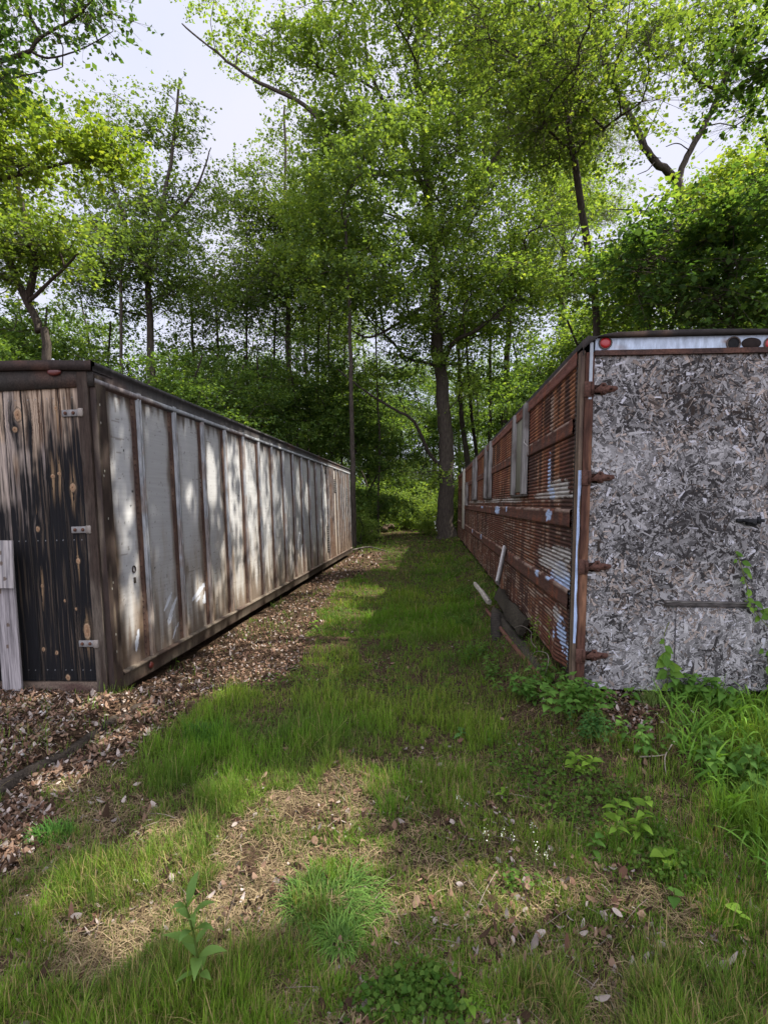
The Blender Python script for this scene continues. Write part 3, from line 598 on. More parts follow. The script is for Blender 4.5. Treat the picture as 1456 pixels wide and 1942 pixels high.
for hy in (740, 906, 1073, 1240):
    z_ = RF(1110, hy)[1]; g = MB(); rr_ = C(.075, .036, .026); g.box((.012, -.056, z_ - .058), (.074, -.046, z_ + .052), rr_, .004); g.tube([(.070, -.058, z_ - .045), (.070, -.058, z_ + .045)], .012, 10, rr_ * .8)
    P = [(.055, z_ - .030), (.13, z_ - .026), (.135, z_ - .040), (.17, z_ - .040), (.175, z_ - .026), (.235, z_ - .018), (.255, z_ - .004), (.25, z_ + .018), (.175, z_ + .026), (.165, z_ + .045), (.14, z_ + .045), (.13, z_ + .028), (.055, z_ + .030)]
    n_ = len(P); F_ = np.array([(x_, -.040, zz) for x_, zz in P]); B_ = F_ + [0, .010, 0]; g.add(np.vstack([F_, B_]), [[i, (i + 1) % n_, (i + 1) % n_ + n_, i + n_][::-1] for i in range(n_)], [[0, i, i + 1] for i in range(1, n_ - 1)], rr_ * 1.1)
    g.box((.056, -.030, z_ - .018), (.20, -.021, z_ + .016), rr_ * .5)
    h_ = g.build('hinge', M_RUST, right)
    for (bx, bz) in ((.152, z_ + .030), (.152, z_ - .026), (.21, z_)): g = MB(); g.tube([(bx, -.0405, bz), (bx, -.052, bz)], [.010, .008], 8, rr_ * .6); g.build('bolt', M_RUST, h_)
# chipboard wall made of pressed wood flakes
xo0 = .088; xseam = RF(1424, 1200)[0]; ztop = RF(1250, 671)[1]; zbot = RF(1130, 1303)[1]
def chipboard(x0_, x1_, z0_, z1_, yp, n_, seed):
    r_ = np.random.RandomState(seed); g = MB(); g.box((x0_, yp, z0_), (x1_, yp + .018, z1_), C(.085, .08, .085), .002)
    x_ = r_.uniform(x0_, x1_, n_); z_ = r_.uniform(z0_, z1_, n_); a_ = r_.rand(n_) * np.pi;  L_ = .018 + .090 * r_.rand(n_) ** 2.0; w_ = np.minimum(.0025 + .015 * r_.rand(n_) ** 2.2, L_ * .28)
    big = r_.rand(n_) < .015; L_[big] *= 1.5; w_[big] *= 1.8
    dep = .0005 + .0045 * r_.rand(n_) ** 1.5; d = np.stack([np.cos(a_), np.zeros(n_), np.sin(a_)], 1); s = np.stack([-np.sin(a_), np.zeros(n_), np.cos(a_)], 1)
    c = np.stack([x_, yp - dep, z_], 1); tilt = r_.randn(n_) * .0012; t2 = r_.randn(n_) * .0009
    V_ = []
    for (u_, v_) in ((-.5, -.5), (.5, -.5), (.5, .5), (-.5, .5)):
        k1 = u_ * (.85 + .3 * r_.rand(n_)); k2 = v_ * (.5 + .6 * r_.rand(n_)); q = c + d * (L_ * k1)[:, None] + s * (w_ * k2 * 2)[:, None]; q[:, 1] = np.minimum(q[:, 1] + tilt * u_ + t2 * v_, yp - .0003); q[:, 0] = np.clip(q[:, 0], x0_ - .001, x1_ + .001); q[:, 2] = np.clip(q[:, 2], z0_ - .004, z1_ + .003); V_.append(q)
    V_ = np.stack(V_, 1).reshape(-1, 3); tone = r_.rand(n_); big_n = fbm(x_ * 2.3 + 4, z_ * 2.3, 3); t_ = np.clip(tone ** 1.3 * .95 + (big_n - .5) * .9 - .04, 0, 1)
    col = mixc(np.ones((n_, 3)) * np.array([.032, .029, .028]), np.array([.39, .375, .365]), t_); wm = r_.rand(n_) < .07 + .25 * (fbm(x_ * 1.3, z_ * 1.3 + 9, 2) > .6); col[wm] = col[wm] * np.array([1.08, .92, .80]); br = r_.rand(n_) < .03; col[br] = C(.44, .43, .45)
    g.add(V_, np.arange(4 * n_).reshape(n_, 4), None, np.repeat(col, 4, 0)); return g
chipboard(xo0, xseam, zbot, ztop, -.020, 38000, 5).build('chipboard_panel', M_FLAKE, right)
xp0, zp0 = RF(1272, 1290); xp1, zp1 = RF(1420, 1152); chipboard(xp0, xp1, zp0, zp1, -.036, 5200, 9).build('chipboard_patch', M_FLAKE, right)
chipboard(xseam + .003, WR - .09, zbot + .02, ztop, -.002, 18000, 6).build('chipboard_panel', M_FLAKE, right)
# header over the chipboard
z0h = RF(1250, 664)[1]; z1h = RF(1250, 641)[1]; zt = RF(1250, 630)[1]
noisy_box('header_beam', M_METAL, right, (.085, -.034, z0h), (WR - .09, .03, z1h), (.40, .46, .54), (.24, .15, .10), (4, 4, 16), 21, thr=(.58, .78))
noisy_box('header_flange', M_RUST, right, (.082, -.050, ztop - .012), (WR - .09, .03, z0h - .002), (.09, .045, .032), (.05, .03, .025), (6, 6, 6), 4)
g = MB(); P = []; cap = [(.004, HR - .05), (.004, HR + .000), (.045, HR + .055), (.10, HR + .075)]; zz1 = zt - .02
for k_, yv in enumerate((-.055, -.055, .06)):
    pass
prof_ = [(-.012, HR - .055), (-.014, HR - .01), (.03, HR + .028), (.09, zt - .03), (.16, zt - .012)] + [(x_, zt - .012 + .012 * math.sin(x_ * 2.2) + .006 * vnoise(np.array([x_ * 9]), np.array([1.]))[0]) for x_ in np.linspace(.25, WR - .16, 40)] + [(WR - .09, zt - .03), (WR - .03, HR + .028), (WR + .014, HR - .01), (WR + .012, HR - .055)]
inner = [(x_ * .985 + .012 if x_ < 1.2 else x_ * .985 + .018, max(z_ - .055, z1h + .002) if .08 < x_ < WR - .08 else z_ - .055) for x_, z_ in prof_]
P = np.array([[(x_, -.030, z_) for x_, z_ in inner], [(x_, -.066, z_) for x_, z_ in inner], [(x_, -.070, z_ - .01) for x_, z_ in prof_], [(x_, -.05, z_) for x_, z_ in prof_], [(x_, LR * .25, z_) for x_, z_ in prof_], [(x_, LR, z_) for x_, z_ in prof_]])
n_ = fbm(P[..., 0] * 6, P[..., 1] * 6 + 5, 3); g.grid(P, mixc(np.ones(P.shape) * np.array([.028, .024, .022]), np.array([.13, .085, .06]), sst(.55, .75, n_) * .6), flip=False); g.build('roof', M_DARK, right)
boxes('body_shell', M_METAL, right, [((WR - .03, .03, 0), (WR, LR, HR - .06), (.12, .06, .04)), ((.03, LR - .04, 0), (WR - .04, LR, HR - .06), (.1, .05, .03)), ((.02, .04, -.02), (WR - .04, LR - .06, .02), (.02, .015, .012)), ((WR - .085, -.045, -.03), (WR - .022, .03, HR - .09), (.10, .05, .035))])
def ring(xc, zc, r_, name, mat, fill, yp=-.036):
    g = MB(); an = np.linspace(0, 2 * np.pi, 25); g.tube([(xc + r_ * 1.12 * math.cos(a), yp - .004, zc + r_ * 1.12 * math.sin(a)) for a in an], r_ * .14, 6, C(.08, .06, .05)); o = g.build(name, M_METAL, right)
    g = MB(); g.tube([(xc, yp, zc), (xc, yp - .005 if fill else yp - .001, zc), (xc, yp - .010 if fill else yp - .0015, zc)], [r_, r_ * .95, r_ * .55], 24, C(.012, .012, .012)); g.build('lens' if fill else 'socket', mat, o); return o
for (px, fill) in ((1140, 1), (1450, 1), (1380, 0)):
    x_, z_ = RF(px, 653); ring(x_, z_, .039 if fill else .040, 'marker_lamp', M_RED if fill else M_DARK, fill)
x_, z_ = RF(1414, 652); g = MB(); V_, Q_, T_ = tube_geo(np.array([(x_, -.036, z_), (x_, -.0385, z_)]), np.array([.05, .048]), 24); V_[:, 0] = x_ + (V_[:, 0] - x_) * 1.35; V_[:, 2] = z_ + (V_[:, 2] - z_) * .8; g.add(V_, Q_, T_, C(.02, .014, .012)); g.build('lamp_hole', M_DARK, right)
x_, z_ = RF(1338, 1142); g = MB(); w_ = .315; g.box((x_ - w_, -.052, z_ - .022), (x_ + w_, -.027, z_ + .020), C(.085, .075, .07), .004); g.box((x_ - w_ + .005, -.056, z_ + .005), (x_ + w_ - .02, -.053, z_ + .017), C(.12, .11, .10), .002); o = g.build('batten', M_LOG, right); o.rotation_euler = (0, .0, 0)
x_, z_ = RF(1414, 985); g = MB(); k_ = C(.012, .012, .013)
g.box((x_ - .095, -.05, z_ - .012), (x_ + .095, -.028, z_ + .012), k_); g.box((x_ - .03, -.07, z_ - .035), (x_ + .03, -.03, z_ + .01), k_); g.tube([(x_ + .05, -.055, z_ - .022), (x_ + .05, -.055, z_ + .03)], .014, 8, k_); g.tube([(x_ - .06, -.05, z_), (x_ - .02, -.09, z_ - .01), (x_ + .03, -.06, z_ - .03)], .007, 6, k_); g.build('latch', M_METAL, right)
# supports and dark underside
boxes('support_block', M_LOG, right, [((.05, .12, -.36), (.24, .35, -.032), (.06, .05, .04))]); boxes('support_block', M_LOG, right, [((1.3, .12, -.36), (1.5, .35, -.032), (.06, .05, .04))])
boxes('support_block', M_LOG, right, [((.1, 9, -.4), (.5, 9.4, -.032), (.06, .05, .04))]); boxes('support_block', M_LOG, left, [((-2.2, .1, -.25), (-1.9, .4, -.002), (.06, .05, .04))]); boxes('support_block', M_LOG, left, [((-.6, 6, -.25), (-.2, 6.4, -.002), (.06, .05, .04))]); boxes('support_block', M_LOG, left, [((-.45, .08, -.25), (-.2, .3, -.002), (.06, .05, .04))]); boxes('support_block', M_LOG, left, [((-.6, 12, -.25), (-.2, 12.4, -.002), (.06, .05, .04))])

# ------------------------------------------------------------------ junk along the rusty wall
def span_beam(A, B_, w, h, name, label, cat, c0, mat, roll=0., jag=0.):
    A = np.array(A, float); B_ = np.array(B_, float); L_ = np.linalg.norm(B_ - A); n0 = max(24, int(L_ / .03)); t_ = np.linspace(0, L_, n0); g = MB(); ring_ = [(-w / 2, -h / 2), (0, -h / 2 - .004), (w / 2, -h / 2), (w / 2 + .003, 0), (w / 2, h / 2), (w * .1, h / 2 + .004), (-w / 2, h / 2), (-w / 2 - .003, 0)]
    P = np.array([[(x_, t, z_) for (x_, z_) in ring_ + ring_[:1]] for t in t_]); nn = fbm(P[..., 0] * 30 + 3, P[..., 1] * 3 + P[..., 2] * 30, 4) - .5; P[..., 0] += nn * (.01 + jag); P[..., 2] += nn * (.01 + jag * 2) ; P[:, -1] = P[:, 0]
    col_ = np.ones(P.shape) * np.array(c0) * (1 + nn[..., None] * 1.6); g.grid(P, np.clip(col_, .004, 1), flip=True)
    for e_ in (0, -1):
        q = P[e_, :-1]; c_ = q.mean(0); g.add(np.vstack([q, c_]), None, [[i, (i + 1) % 8, 8][:: (1 if e_ == 0 else -1)] for i in range(8)], np.array(c0) * .8)
    o = g.build(name, mat); dv = B_ - A; o.location = A; yaw = math.atan2(-dv[0], dv[1]); pit = math.atan2(dv[2], math.hypot(dv[0], dv[1])); o.rotation_mode = 'XYZ'
    o.matrix_world = mathutils.Matrix.Translation(A) @ mathutils.Matrix.Rotation(yaw, 4, 'Z') @ mathutils.Matrix.Rotation(pit, 4, 'X') @ mathutils.Matrix.Rotation(roll, 4, 'Y')
    return tag(o, label, cat)
span_beam((1.0, 4.45, .15), (.86, 7.2, .22), .12, .12, 'timber_beam', 'long square dark timber lying at the foot of the rusty wall', 'timber', (.055, .047, .036), M_LOG, .3)
g = MB(); pts = smooth_path([(1.0, 4.05, .19), (.94, 4.7, .19), (.86, 5.8, .19), (.76, 7.4, .22)], 20); g.tube(pts, .024, 10, C(.12, .055, .038)); tag(g.build('iron_pipe', M_RUSTV, smooth=True), 'rusty brown pipe resting in front of the long dark timber', 'pipe')
span_beam((.985, 5.7, .36), (.94, 7.6, .41), .06, .18, 'rotten_slab', 'black rotten slab of wood leaning on the rusty wall behind the pipe', 'timber', (.040, .034, .025), M_LOG, .38, .03)
span_beam((.78, 7.2, .36), (.66, 8.2, .46), .05, .05, 'wood_scrap', 'short grey broken stick poking out from under the rotten slab', 'stick', (.28, .25, .21), M_LOG, .2, .01)
A = PX(943, 1106, .90); B_ = PX(957, 1038, Xr - .03); span_beam(A, B_, .10, .03, 'propped_board', 'narrow silvery board propped upright against the rusty wall', 'board', (.30, .285, .27), M_WOOD, 1.4)
span_beam((.76, 6.1, .06), (.80, 6.7, .26), .12, .12, 'timber_stub', 'dark timber stub under the rusty pipe', 'timber', (.035, .03, .025), M_LOG, .1, .02)
A = PG(-60, 1535, .0); B_ = PG(292, 1324, .03)
A = np.array([-2.60, 2.0, -.035]); B_ = np.array([-2.44, 4.15, -.025]); span_beam(A, B_, .12, .13, 'edging_timber', 'half buried old railway timber edging the leaf covered ground by the plank door', 'timber', (.045, .036, .028), M_LOG, .15, .05)

# ------------------------------------------------------------------ ground cover
LITTER = [(0, 1330), (215, 1330), (330, 1240), (520, 1140), (665, 1045), (730, 1045), (715, 1075), (640, 1110), (600, 1190), (560, 1250), (500, 1300), (440, 1330), (330, 1350), (270, 1400), (190, 1440), (100, 1500), (50, 1620), (-20, 1760), (-400, 2000), (-900, 1500)]
LITTER2 = [(690, 1170), (750, 1150), (765, 1210), (750, 1290), (700, 1290), (680, 1230)]
LITTER3 = [(1150, 1370), (1230, 1350), (1250, 1420), (1200, 1470), (1150, 1440)]
STRAW = [(340, 1660), (420, 1600), (560, 1590), (580, 1680), (560, 1740), (400, 1790), (330, 1740)]
STRAW2 = [(520, 1500), (640, 1460), (700, 1500), (620, 1560), (540, 1570)]
LUSH = [(520, 1330), (640, 1230), (800, 1080), (860, 1040), (900, 1180), (960, 1270), (980, 1350), (900, 1430), (700, 1440), (560, 1400)]
LUSH2 = [(260, 1420), (430, 1320), (560, 1330), (640, 1430), (600, 1490), (440, 1560), (330, 1530), (240, 1490)]
TALLR = [(1230, 1290), (1300, 1270), (1800, 1200), (2400, 1500), (1900, 1700), (1456, 1640), (1330, 1480), (1260, 1380)]
def zones(x, y):
    px, py = proj(np.stack([x, y, np.zeros_like(x)], 1))
    j = 46 * (fbm(x * 2.1 + 3, y * 2.1 + 1, 3) - .5) * 2; jj = 46 * (fbm(x * 2.1 + 63, y * 2.1 + 41, 3) - .5) * 2
    sc = np.clip((py - 955) / 400, .1, 1.6); px = px + j * sc; py = py + jj * sc
    inside_t = ((x < -2.72) & (y > 4.15) & (y < 18.1)) | ((x > 1.15) & (y > 4.1) & (y < 23.2))
    lit = inpoly(px, py, LITTER) | inpoly(px, py, LITTER3)
    strw = inpoly(px, py, LITTER2) & (fbm(x * 6, y * 6, 2) > .5) | inpoly(px, py, STRAW) | inpoly(px, py, STRAW2)
    lush = inpoly(px, py, LUSH) | inpoly(px, py, LUSH2); tall = inpoly(px, py, TALLR)
    return px, py, lit, strw, lush, tall, inside_t

rng = np.random.RandomState(3)
def sample_ground(n, ymin=1.25, ymax=34, pw=1.0, xw=1.15, rng=rng):
    """distance falls off like picture area"""
    u = rng.rand(n); a = ymin ** -pw; b_ = ymax ** -pw
    y = (a + (b_ - a) * u) ** (-1 / pw)
    x = (rng.rand(n) * 2 - 1) * (y * xw + .5) - .09 * y
    return x, y
# fresh grass
x, y = sample_ground(900000, pw=1.2); xf_, yf_ = sample_ground(420000, pw=.9, ymin=6.5); x = np.concatenate([x, xf_]); y = np.concatenate([y, yf_])
px, py, lit, strw, lush, tall, ins = zones(x, y)
nz1 = fbm(x * 3.1, y * 3.1, 4); nz2 = fbm(x * .9 + 20, y * .9, 3); clump = fbm(x * 9 + 3, y * 9, 3)
dens = np.clip(sst(.36, .62, nz1 * .5 + nz2 * .5) * 1.0 + .10, 0, 1) * sst(.33, .62, clump)
dens = np.where(lush, .35 + .65 * sst(.25, .5, clump), dens)
dens = np.where(lit, .09 * (clump > .52), dens); dens = np.where(strw, .10, dens); dens = np.where(tall, .75, dens)
dens = np.where((px < 340) & ~lit, dens * .8, dens); dens = np.where((py > 1350) & ~strw & ~lit, np.maximum(dens, np.where(px > 700, .38, .24) + .35 * (clump > .45)), dens)
dens = np.where((y > 6.5) & ~lit, np.maximum(dens, .6 + .4 * sst(.3, .5, clump)), dens)
keep = (rng.rand(len(x)) < dens) & ~ins
x, y, px, py, lush, tall = x[keep], y[keep], px[keep], py[keep], lush[keep], tall[keep]; clump = clump[keep]; nz2 = nz2[keep]; n = len(x)
z = gz(x, y)
a = rng.rand(n) * 2 * np.pi; lean = np.abs(rng.randn(n)) * .42
d = unit(np.stack([np.cos(a) * lean, np.sin(a) * lean, np.ones(n)], 1))
side = unit(np.stack([-np.sin(a + rng.randn(n) * .6), np.cos(a), np.zeros(n)], 1))
pat = fbm(x * 2.3 + 77, y * 2.3, 3); L = (.035 + .10 * rng.rand(n) ** 1.8) * (.35 + 1.3 * clump) * (.65 + .9 * sst(.45, .65, pat)); L = L * .86; L = np.where(lush, L * 1.45, L); L = np.where(tall, L * 2.2, L); L = np.where(y > 12, L * 1.1, L)
seed = rng.rand(n) < .04; L = np.where(seed, L * 1.7, L)
wd = np.maximum(.0011 + .0012 * rng.rand(n) ** 2, .0005 * y) * np.where(tall, 1.5, 1)
col = mixc(np.tile(C(.105, .225, .018), (n, 1)), C(.080, .155, .020), rng.rand(n))
col = col * (.65 + .7 * fbm(x * 5 + 11, y * 5, 3))[:, None]; col = mixc(col, C(.07, .12, .03), sst(.5, .66, fbm(x * 1.7 + 4, y * 1.7 + 8, 3)) * .6)
col = mixc(col, C(.21, .28, .04), np.clip((nz2 - .42) * 3, 0, 1) * rng.rand(n)); dry = rng.rand(n) < np.where(lush, .07, np.where(py > 1350, .24, .16)); dry &= ~tall
col[dry] = C(.26, .21, .10) * (.6 + .7 * rng.rand(dry.sum(), 1))
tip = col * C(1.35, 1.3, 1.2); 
V, Q, Cc = strips(np.stack([x, y, z - .006], 1), d, side, L, wd, .2 + .35 * rng.rand(n), [1, .85, .55, .08], col * .65, tip)  # blade bases darkened in the colour for the shade low in the grass
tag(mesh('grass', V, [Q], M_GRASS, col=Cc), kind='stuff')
# dry straw
x, y = sample_ground(300000, pw=1.3, ymax=14)
px, py, lit, strw, lush, tall, ins = zones(x, y)
dd = np.where(strw, 1.0, np.where(lush, .10, np.where(lit, .12, np.where(py > 1400, np.where(px > 700, .34, .55), .35)))) * sst(.3, .55, fbm(x * 7 + 90, y * 7, 3)); keep = (rng.rand(len(x)) < dd) & ~ins; x, y, strw = x[keep], y[keep], strw[keep]; n = len(x)
a = rng.rand(n) * 2 * np.pi; up = .12 + .25 * np.abs(rng.randn(n)); d = unit(np.stack([np.cos(a), np.sin(a), up], 1)); side = np.stack([-np.sin(a), np.cos(a), np.zeros(n)], 1)
L = .04 + .08 * rng.rand(n); col = mixc(np.tile(C(.34, .26, .15), (n, 1)), C(.09, .062, .034), rng.rand(n) ** .8)
V, Q, Cc = strips(np.stack([x, y, gz(x, y) + .002 + .01 * rng.rand(n)], 1), d, side, L, np.maximum(.0011 + .0009 * rng.rand(n), .0004 * y), .3 + .3 * rng.rand(n), [1, .8, .3], col)
tag(mesh('dry_grass', V, [Q], M_DEAD, col=Cc), kind='stuff')
# leaf litter
def litter(name, x, y, rng, s0=.016, s1=.052, dz=.0, tone_=1.0):
    n = len(x); a = rng.rand(n) * 2 * np.pi
    nrm = unit(np.stack([rng.randn(n) * .42, rng.randn(n) * .42, np.ones(n)], 1)); d0 = np.stack([np.cos(a), np.sin(a), np.zeros(n)], 1)
    s = unit(np.cross(nrm, d0)); d = np.cross(s, nrm); L = s0 + (s1 - s0) * rng.rand(n) ** 1.8; w = L * (.18 + .22 * rng.rand(n))
    L = np.maximum(L, .0045 * y); w = np.maximum(w, .0018 * y)
    tone = rng.rand(n)
    col = mixc(np.tile(C(.10, .052, .034), (n, 1)), C(.25, .165, .112), tone); gq = rng.rand(n) < .25; col[gq] = C(.36, .30, .26) * (.5 + .6 * rng.rand(gq.sum(), 1))
    dk = rng.rand(n) < .35; col[dk] = C(.045, .028, .018)
    col = col * tone_
    base = np.stack([x, y, gz(x, y) + dz + .004 + .022 * rng.rand(n) ** 2], 1)
    V, Q, Cc = strips(base - d * (L / 2)[:, None], d, s, L, w, rng.randn(n) * .45, [.3, .85, 1, .8, .25], col, fold=0.22)
    V = V.reshape(n, -1, 3) + 0
    return tag(mesh(name, V.reshape(-1, 3), [Q], M_DEAD, col=Cc), kind='stuff')
x, y = sample_ground(420000, pw=1.0, ymax=26); px, py, lit, strw, lush, tall, ins = zones(x, y)
dd = np.where(lit, .9, np.where(lush, .01, .07 * sst(.42, .6, fbm(x * 4 + 70, y * 4, 3)))) + np.where(strw, .04, 0); keep = (rng.rand(len(x)) < dd) & ~ins
litter('leaf_litter', x[keep], y[keep], rng)
# larger pale single leaves lying loose
x, y = sample_ground(700, pw=1.0, ymax=7); _, _, lit, strw, lush, tall, ins = zones(x, y); keep = ~ins & ~lush
litter('fallen_leaves', x[keep], y[keep], rng, .028, .055, .003, .55)

x, y = sample_ground(5200, pw=1.0, ymax=9); px, py, lit, strw, lush, tall, ins = zones(x, y); keep = ~ins & (lit | (rng.rand(len(x)) < .22)) & ~lush; x, y = x[keep], y[keep]; n = len(x)
a = rng.rand(n) * 6.283; d = unit(np.stack([np.cos(a), np.sin(a), .05 + .12 * rng.rand(n)], 1)); side = np.stack([-np.sin(a), np.cos(a), np.zeros(n)], 1); L = .05 + .22 * rng.rand(n) ** 2
V, Q, Cc = strips(np.stack([x, y, gz(x, y) + .012 + .012 * rng.rand(n)], 1), d, side, L, .0012 + .0018 * rng.rand(n), .1 + .2 * rng.rand(n), [1, .9, .8, .5], mixc(np.tile(C(.26, .21, .17), (n, 1)), C(.06, .04, .028), rng.rand(n)), fold=.8)
tag(mesh('fallen_twigs', V, [Q], M_DEAD, col=Cc), kind='stuff')
# small low weeds spread over the far turf
x, y = sample_ground(34000, pw=.85, ymin=1.6, ymax=32); px, py, lit, strw, lush, tall, ins = zones(x, y); keep = ~ins & (fbm(x * 1.2, y * 1.2 + 40, 3) > np.where(y < 4.5, .64, .47)) & (~lit | (rng.rand(len(x)) < .02)); x, y = x[keep], y[keep]
k = 5; n = len(x) * k; X0 = np.repeat(x, k) + rng.randn(n) * .03; Y0 = np.repeat(y, k) + rng.randn(n) * .03
c = np.stack([X0, Y0, gz(X0, Y0) + .01 + .07 * rng.rand(n)], 1); col = mixc(np.tile(C(.05, .12, .018), (n, 1)), C(.12, .20, .035), rng.rand(n))
V, Q, Cc = leaf_quads(c, np.maximum(.020, .0035 * Y0), rng, col); tag(mesh('ground_cover', V, [Q], M_LEAF, col=Cc), kind='stuff')

# ------------------------------------------------------------------ trees
def grow(seed, trunk, r0, r1, limbs, blobs, nclump, leaves, size, greens, twigs=2, clumpR=.55, carve_it=False, dead=0, rt=.010, flat=.75, sink=.3, elong=.42, layer=.35, void=.35, bunch=4):
    """trunk: points; limbs: [(points, r_start, r_end)]; blobs: [(centre, radii, weight)] filled with leaf clumps"""
    rng = np.random.RandomState(seed)
    pos = []; par = []; fixr = []
    T = smooth_path(trunk, max(10, len(trunk) * 6)); T[1:-1] += rng.randn(len(T) - 2, 3) * r0 * .10
    for i, p in enumerate(T): pos.append(p); par.append(i - 1); fixr.append(r0 + (r1 - r0) * (i / (len(T) - 1)) ** .8 + (r0 * .30 * math.exp(-i * .9)))
    for (lp, ra, rb) in limbs:
        lp = np.asarray(lp, float); P = np.array(pos); j0 = int(np.argmin(((P - lp[0]) ** 2).sum(1))); lp = np.vstack([pos[j0], lp[1:]]); q = smooth_path(lp, max(6, len(lp) * 5)); q[1:] += rng.randn(len(q) - 1, 3) * ra * .10; prev = j0
        for i in range(1, len(q)): pos.append(q[i]); par.append(prev); prev = len(pos) - 1; fixr.append(ra + (rb - ra) * i / (len(q) - 1))
    w = np.array([b[2] for b in blobs], float); w /= w.sum(); cl = []
    for (c, rad, _), k in zip(blobs, np.round(w * nclump).astype(int)):
        v = unit(rng.randn(k, 3)) * (rng.rand(k, 1) ** .42); cl.append(np.asarray(c) + v * np.asarray(rad))
    cl = np.concatenate(cl)
    v3 = (fbm(cl[:, 0] * void + seed, cl[:, 2] * void * 1.3, 2) + fbm(cl[:, 1] * void + 5 + seed, cl[:, 2] * void * 1.3 + 9, 2)) * .5
    cl = cl[v3 > np.quantile(v3, .36)]      # uneven crown with gaps that show the sky
    A = np.zeros((len(pos) + len(cl) * 9, 3)); A[:len(pos)] = pos; plen = np.zeros(len(A)); na = len(pos)
    for i in range(1, na): plen[i] = plen[par[i]] + np.linalg.norm(A[i] - A[par[i]])
    d0 = np.array([np.min(np.linalg.norm(A[:na] - c, axis=1)) for c in cl]); order = np.argsort(d0); ends = []
    for ci in order:
        c = cl[ci]; dv = c - A[:na]; dist = np.linalg.norm(dv, axis=1); cost = dist + .22 * plen[:na] + 1.3 * np.maximum(0, A[:na, 2] - c[2] + dist * .12)
        cost[:2] += 5; j = int(np.argmin(cost)); L = dist[j]; k = int(np.clip(L / .7, 2, 7)); a0 = A[j]
        pd = unit(A[j] - A[par[j]]) if par[j] >= 0 else np.array([0, 0, 1.]); mid = a0 + (c - a0) * .5 + pd * L * .18 + np.array([0, 0, .10 * L]) + rng.randn(3) * L * .07
        q = bez(a0, mid, c, k + 1); prev = j
        for p in q[1:]:
            p = p + rng.randn(3) * .02 * L; pos.append(p); par.append(prev); A[na] = p; plen[na] = plen[prev] + np.linalg.norm(p - A[prev]); prev = na; na += 1; fixr.append(0)
        ends.append(prev)
    cnt = np.zeros(na); cnt[ends] = 1
    for i in range(na - 1, 0, -1): cnt[par[i]] += cnt[i]
    rad = np.maximum(rt * np.maximum(cnt, 1) ** .47, fixr); pos = A[:na]
    for i in range(1, na): rad[i] = min(rad[i], rad[par[i]] * 1.0)
    ch = [[] for _ in range(na)]
    for i in range(1, na): ch[par[i]].append(i)
    bm = MB(); stack = [(0, None)]
    while stack:
        s, pr = stack.pop(); chain = ([pr] if pr is not None else []) + [s]; cur = s
        while ch[cur]:
            kids = sorted(ch[cur], key=lambda i: -rad[i] - (1000 if fixr[i] and fixr[cur] else 0)); nxt = kids[0]
            for o_ in kids[1:]: stack.append((o_, cur))
            cur = nxt; chain.append(cur)
        rr = rad[chain].copy()
        if pr is not None and len(rr) > 1: rr[0] = min(rr[0], rr[1] * 1.25)
        P = pos[chain]; mr = rr.max()
        if len(P) < 2: continue
        k = 12 if mr > .12 else 7 if mr > .04 else 4 if mr > .015 else 3
        g1 = .8 + .4 * rng.rand(); Vv, Qq, _ = tube_geo(P, rr, k, False)
        if mr > .08: Vv = Vv + (fbm(Vv[:, 2] * 1.3 + Vv[:, 0] * 9, Vv[:, 1] * 9 + seed, 3)[:, None] - .5) * .12 * mr * unit(Vv - np.repeat(P, k, 0))
        bm.add(Vv, Qq, None, C(.058, .047, .038) * g1)
    cpos = pos[ends]
    nc = len(cpos); per = leaves / nc; cw = .25 + 1.5 * rng.rand(nc); cw /= cw.mean(); kk = rng.poisson(per * cw / bunch); kk[rng.rand(nc) < dead] = 0
    R = clumpR * (.7 + .7 * rng.rand(nc)); idx = np.repeat(np.arange(nc), kk); n = len(idx)
    ntw = 15; ta = rng.rand(nc, ntw) * 2 * np.pi; te = rng.randn(nc, ntw) * layer; td = np.stack([np.cos(ta) * np.cos(te), np.sin(ta) * np.cos(te), np.sin(te)], -1)
    ti = rng.randint(0, ntw, n); tt = rng.rand(n) ** .6; c = cpos[idx] + td[idx, ti] * (R[idx] * tt * 1.75)[:, None] + rng.randn(n, 3) * (.085 * R[idx])[:, None]; c[:, 2] -= (tt ** 2 * R[idx]) * .25
    c = np.repeat(c, bunch, 0) + rng.randn(n * bunch, 3) * (.55 * size); idx = np.repeat(idx, bunch); n = len(c)
    if twigs:
        for i in range(nc):
            for j in range(twigs):
                p1 = cpos[i] + td[i, j] * R[i] * 1.6 - np.array([0, 0, R[i] * .2]); Vv, Qq, _ = tube_geo(np.stack([cpos[i], (cpos[i] + p1) / 2 + rng.randn(3) * .04 * R[i], p1]), np.array([.8, .5, .25]) * rt, 3, False); bm.add(Vv, Qq, None, C(.09, .075, .06))
    ga, gb, gc = [np.array(q, float) for q in greens]
    tone = np.clip(rng.rand(nc)[idx] * .7 + rng.rand(n) * .5 - .05, 0, 1); col = mixc(np.tile(ga, (n, 1)), gb, tone); yy = rng.rand(n) < .12; col[yy] = gc
    if carve_it:
        k = carve(c); c = c[~k]; col = col[~k]
    V, Q, Cc = leaf_quads(c, size, rng, col, flat, elong)
    return bm, (V, Q, Cc)
def tree_obj(name, G_, label, cat='tree', group=None, loc=(0, 0, 0), rot=(0, 0, 0), stem='trunk', crown='crown', mat=None):
    bm, (V, Q, Cc) = G_
    o = empty(name, loc, label, cat, group, rot)
    bm.build(stem, M_BARK, o, smooth=True); mesh(crown, V, [Q], mat or M_LEAF, o, Cc)
    return o
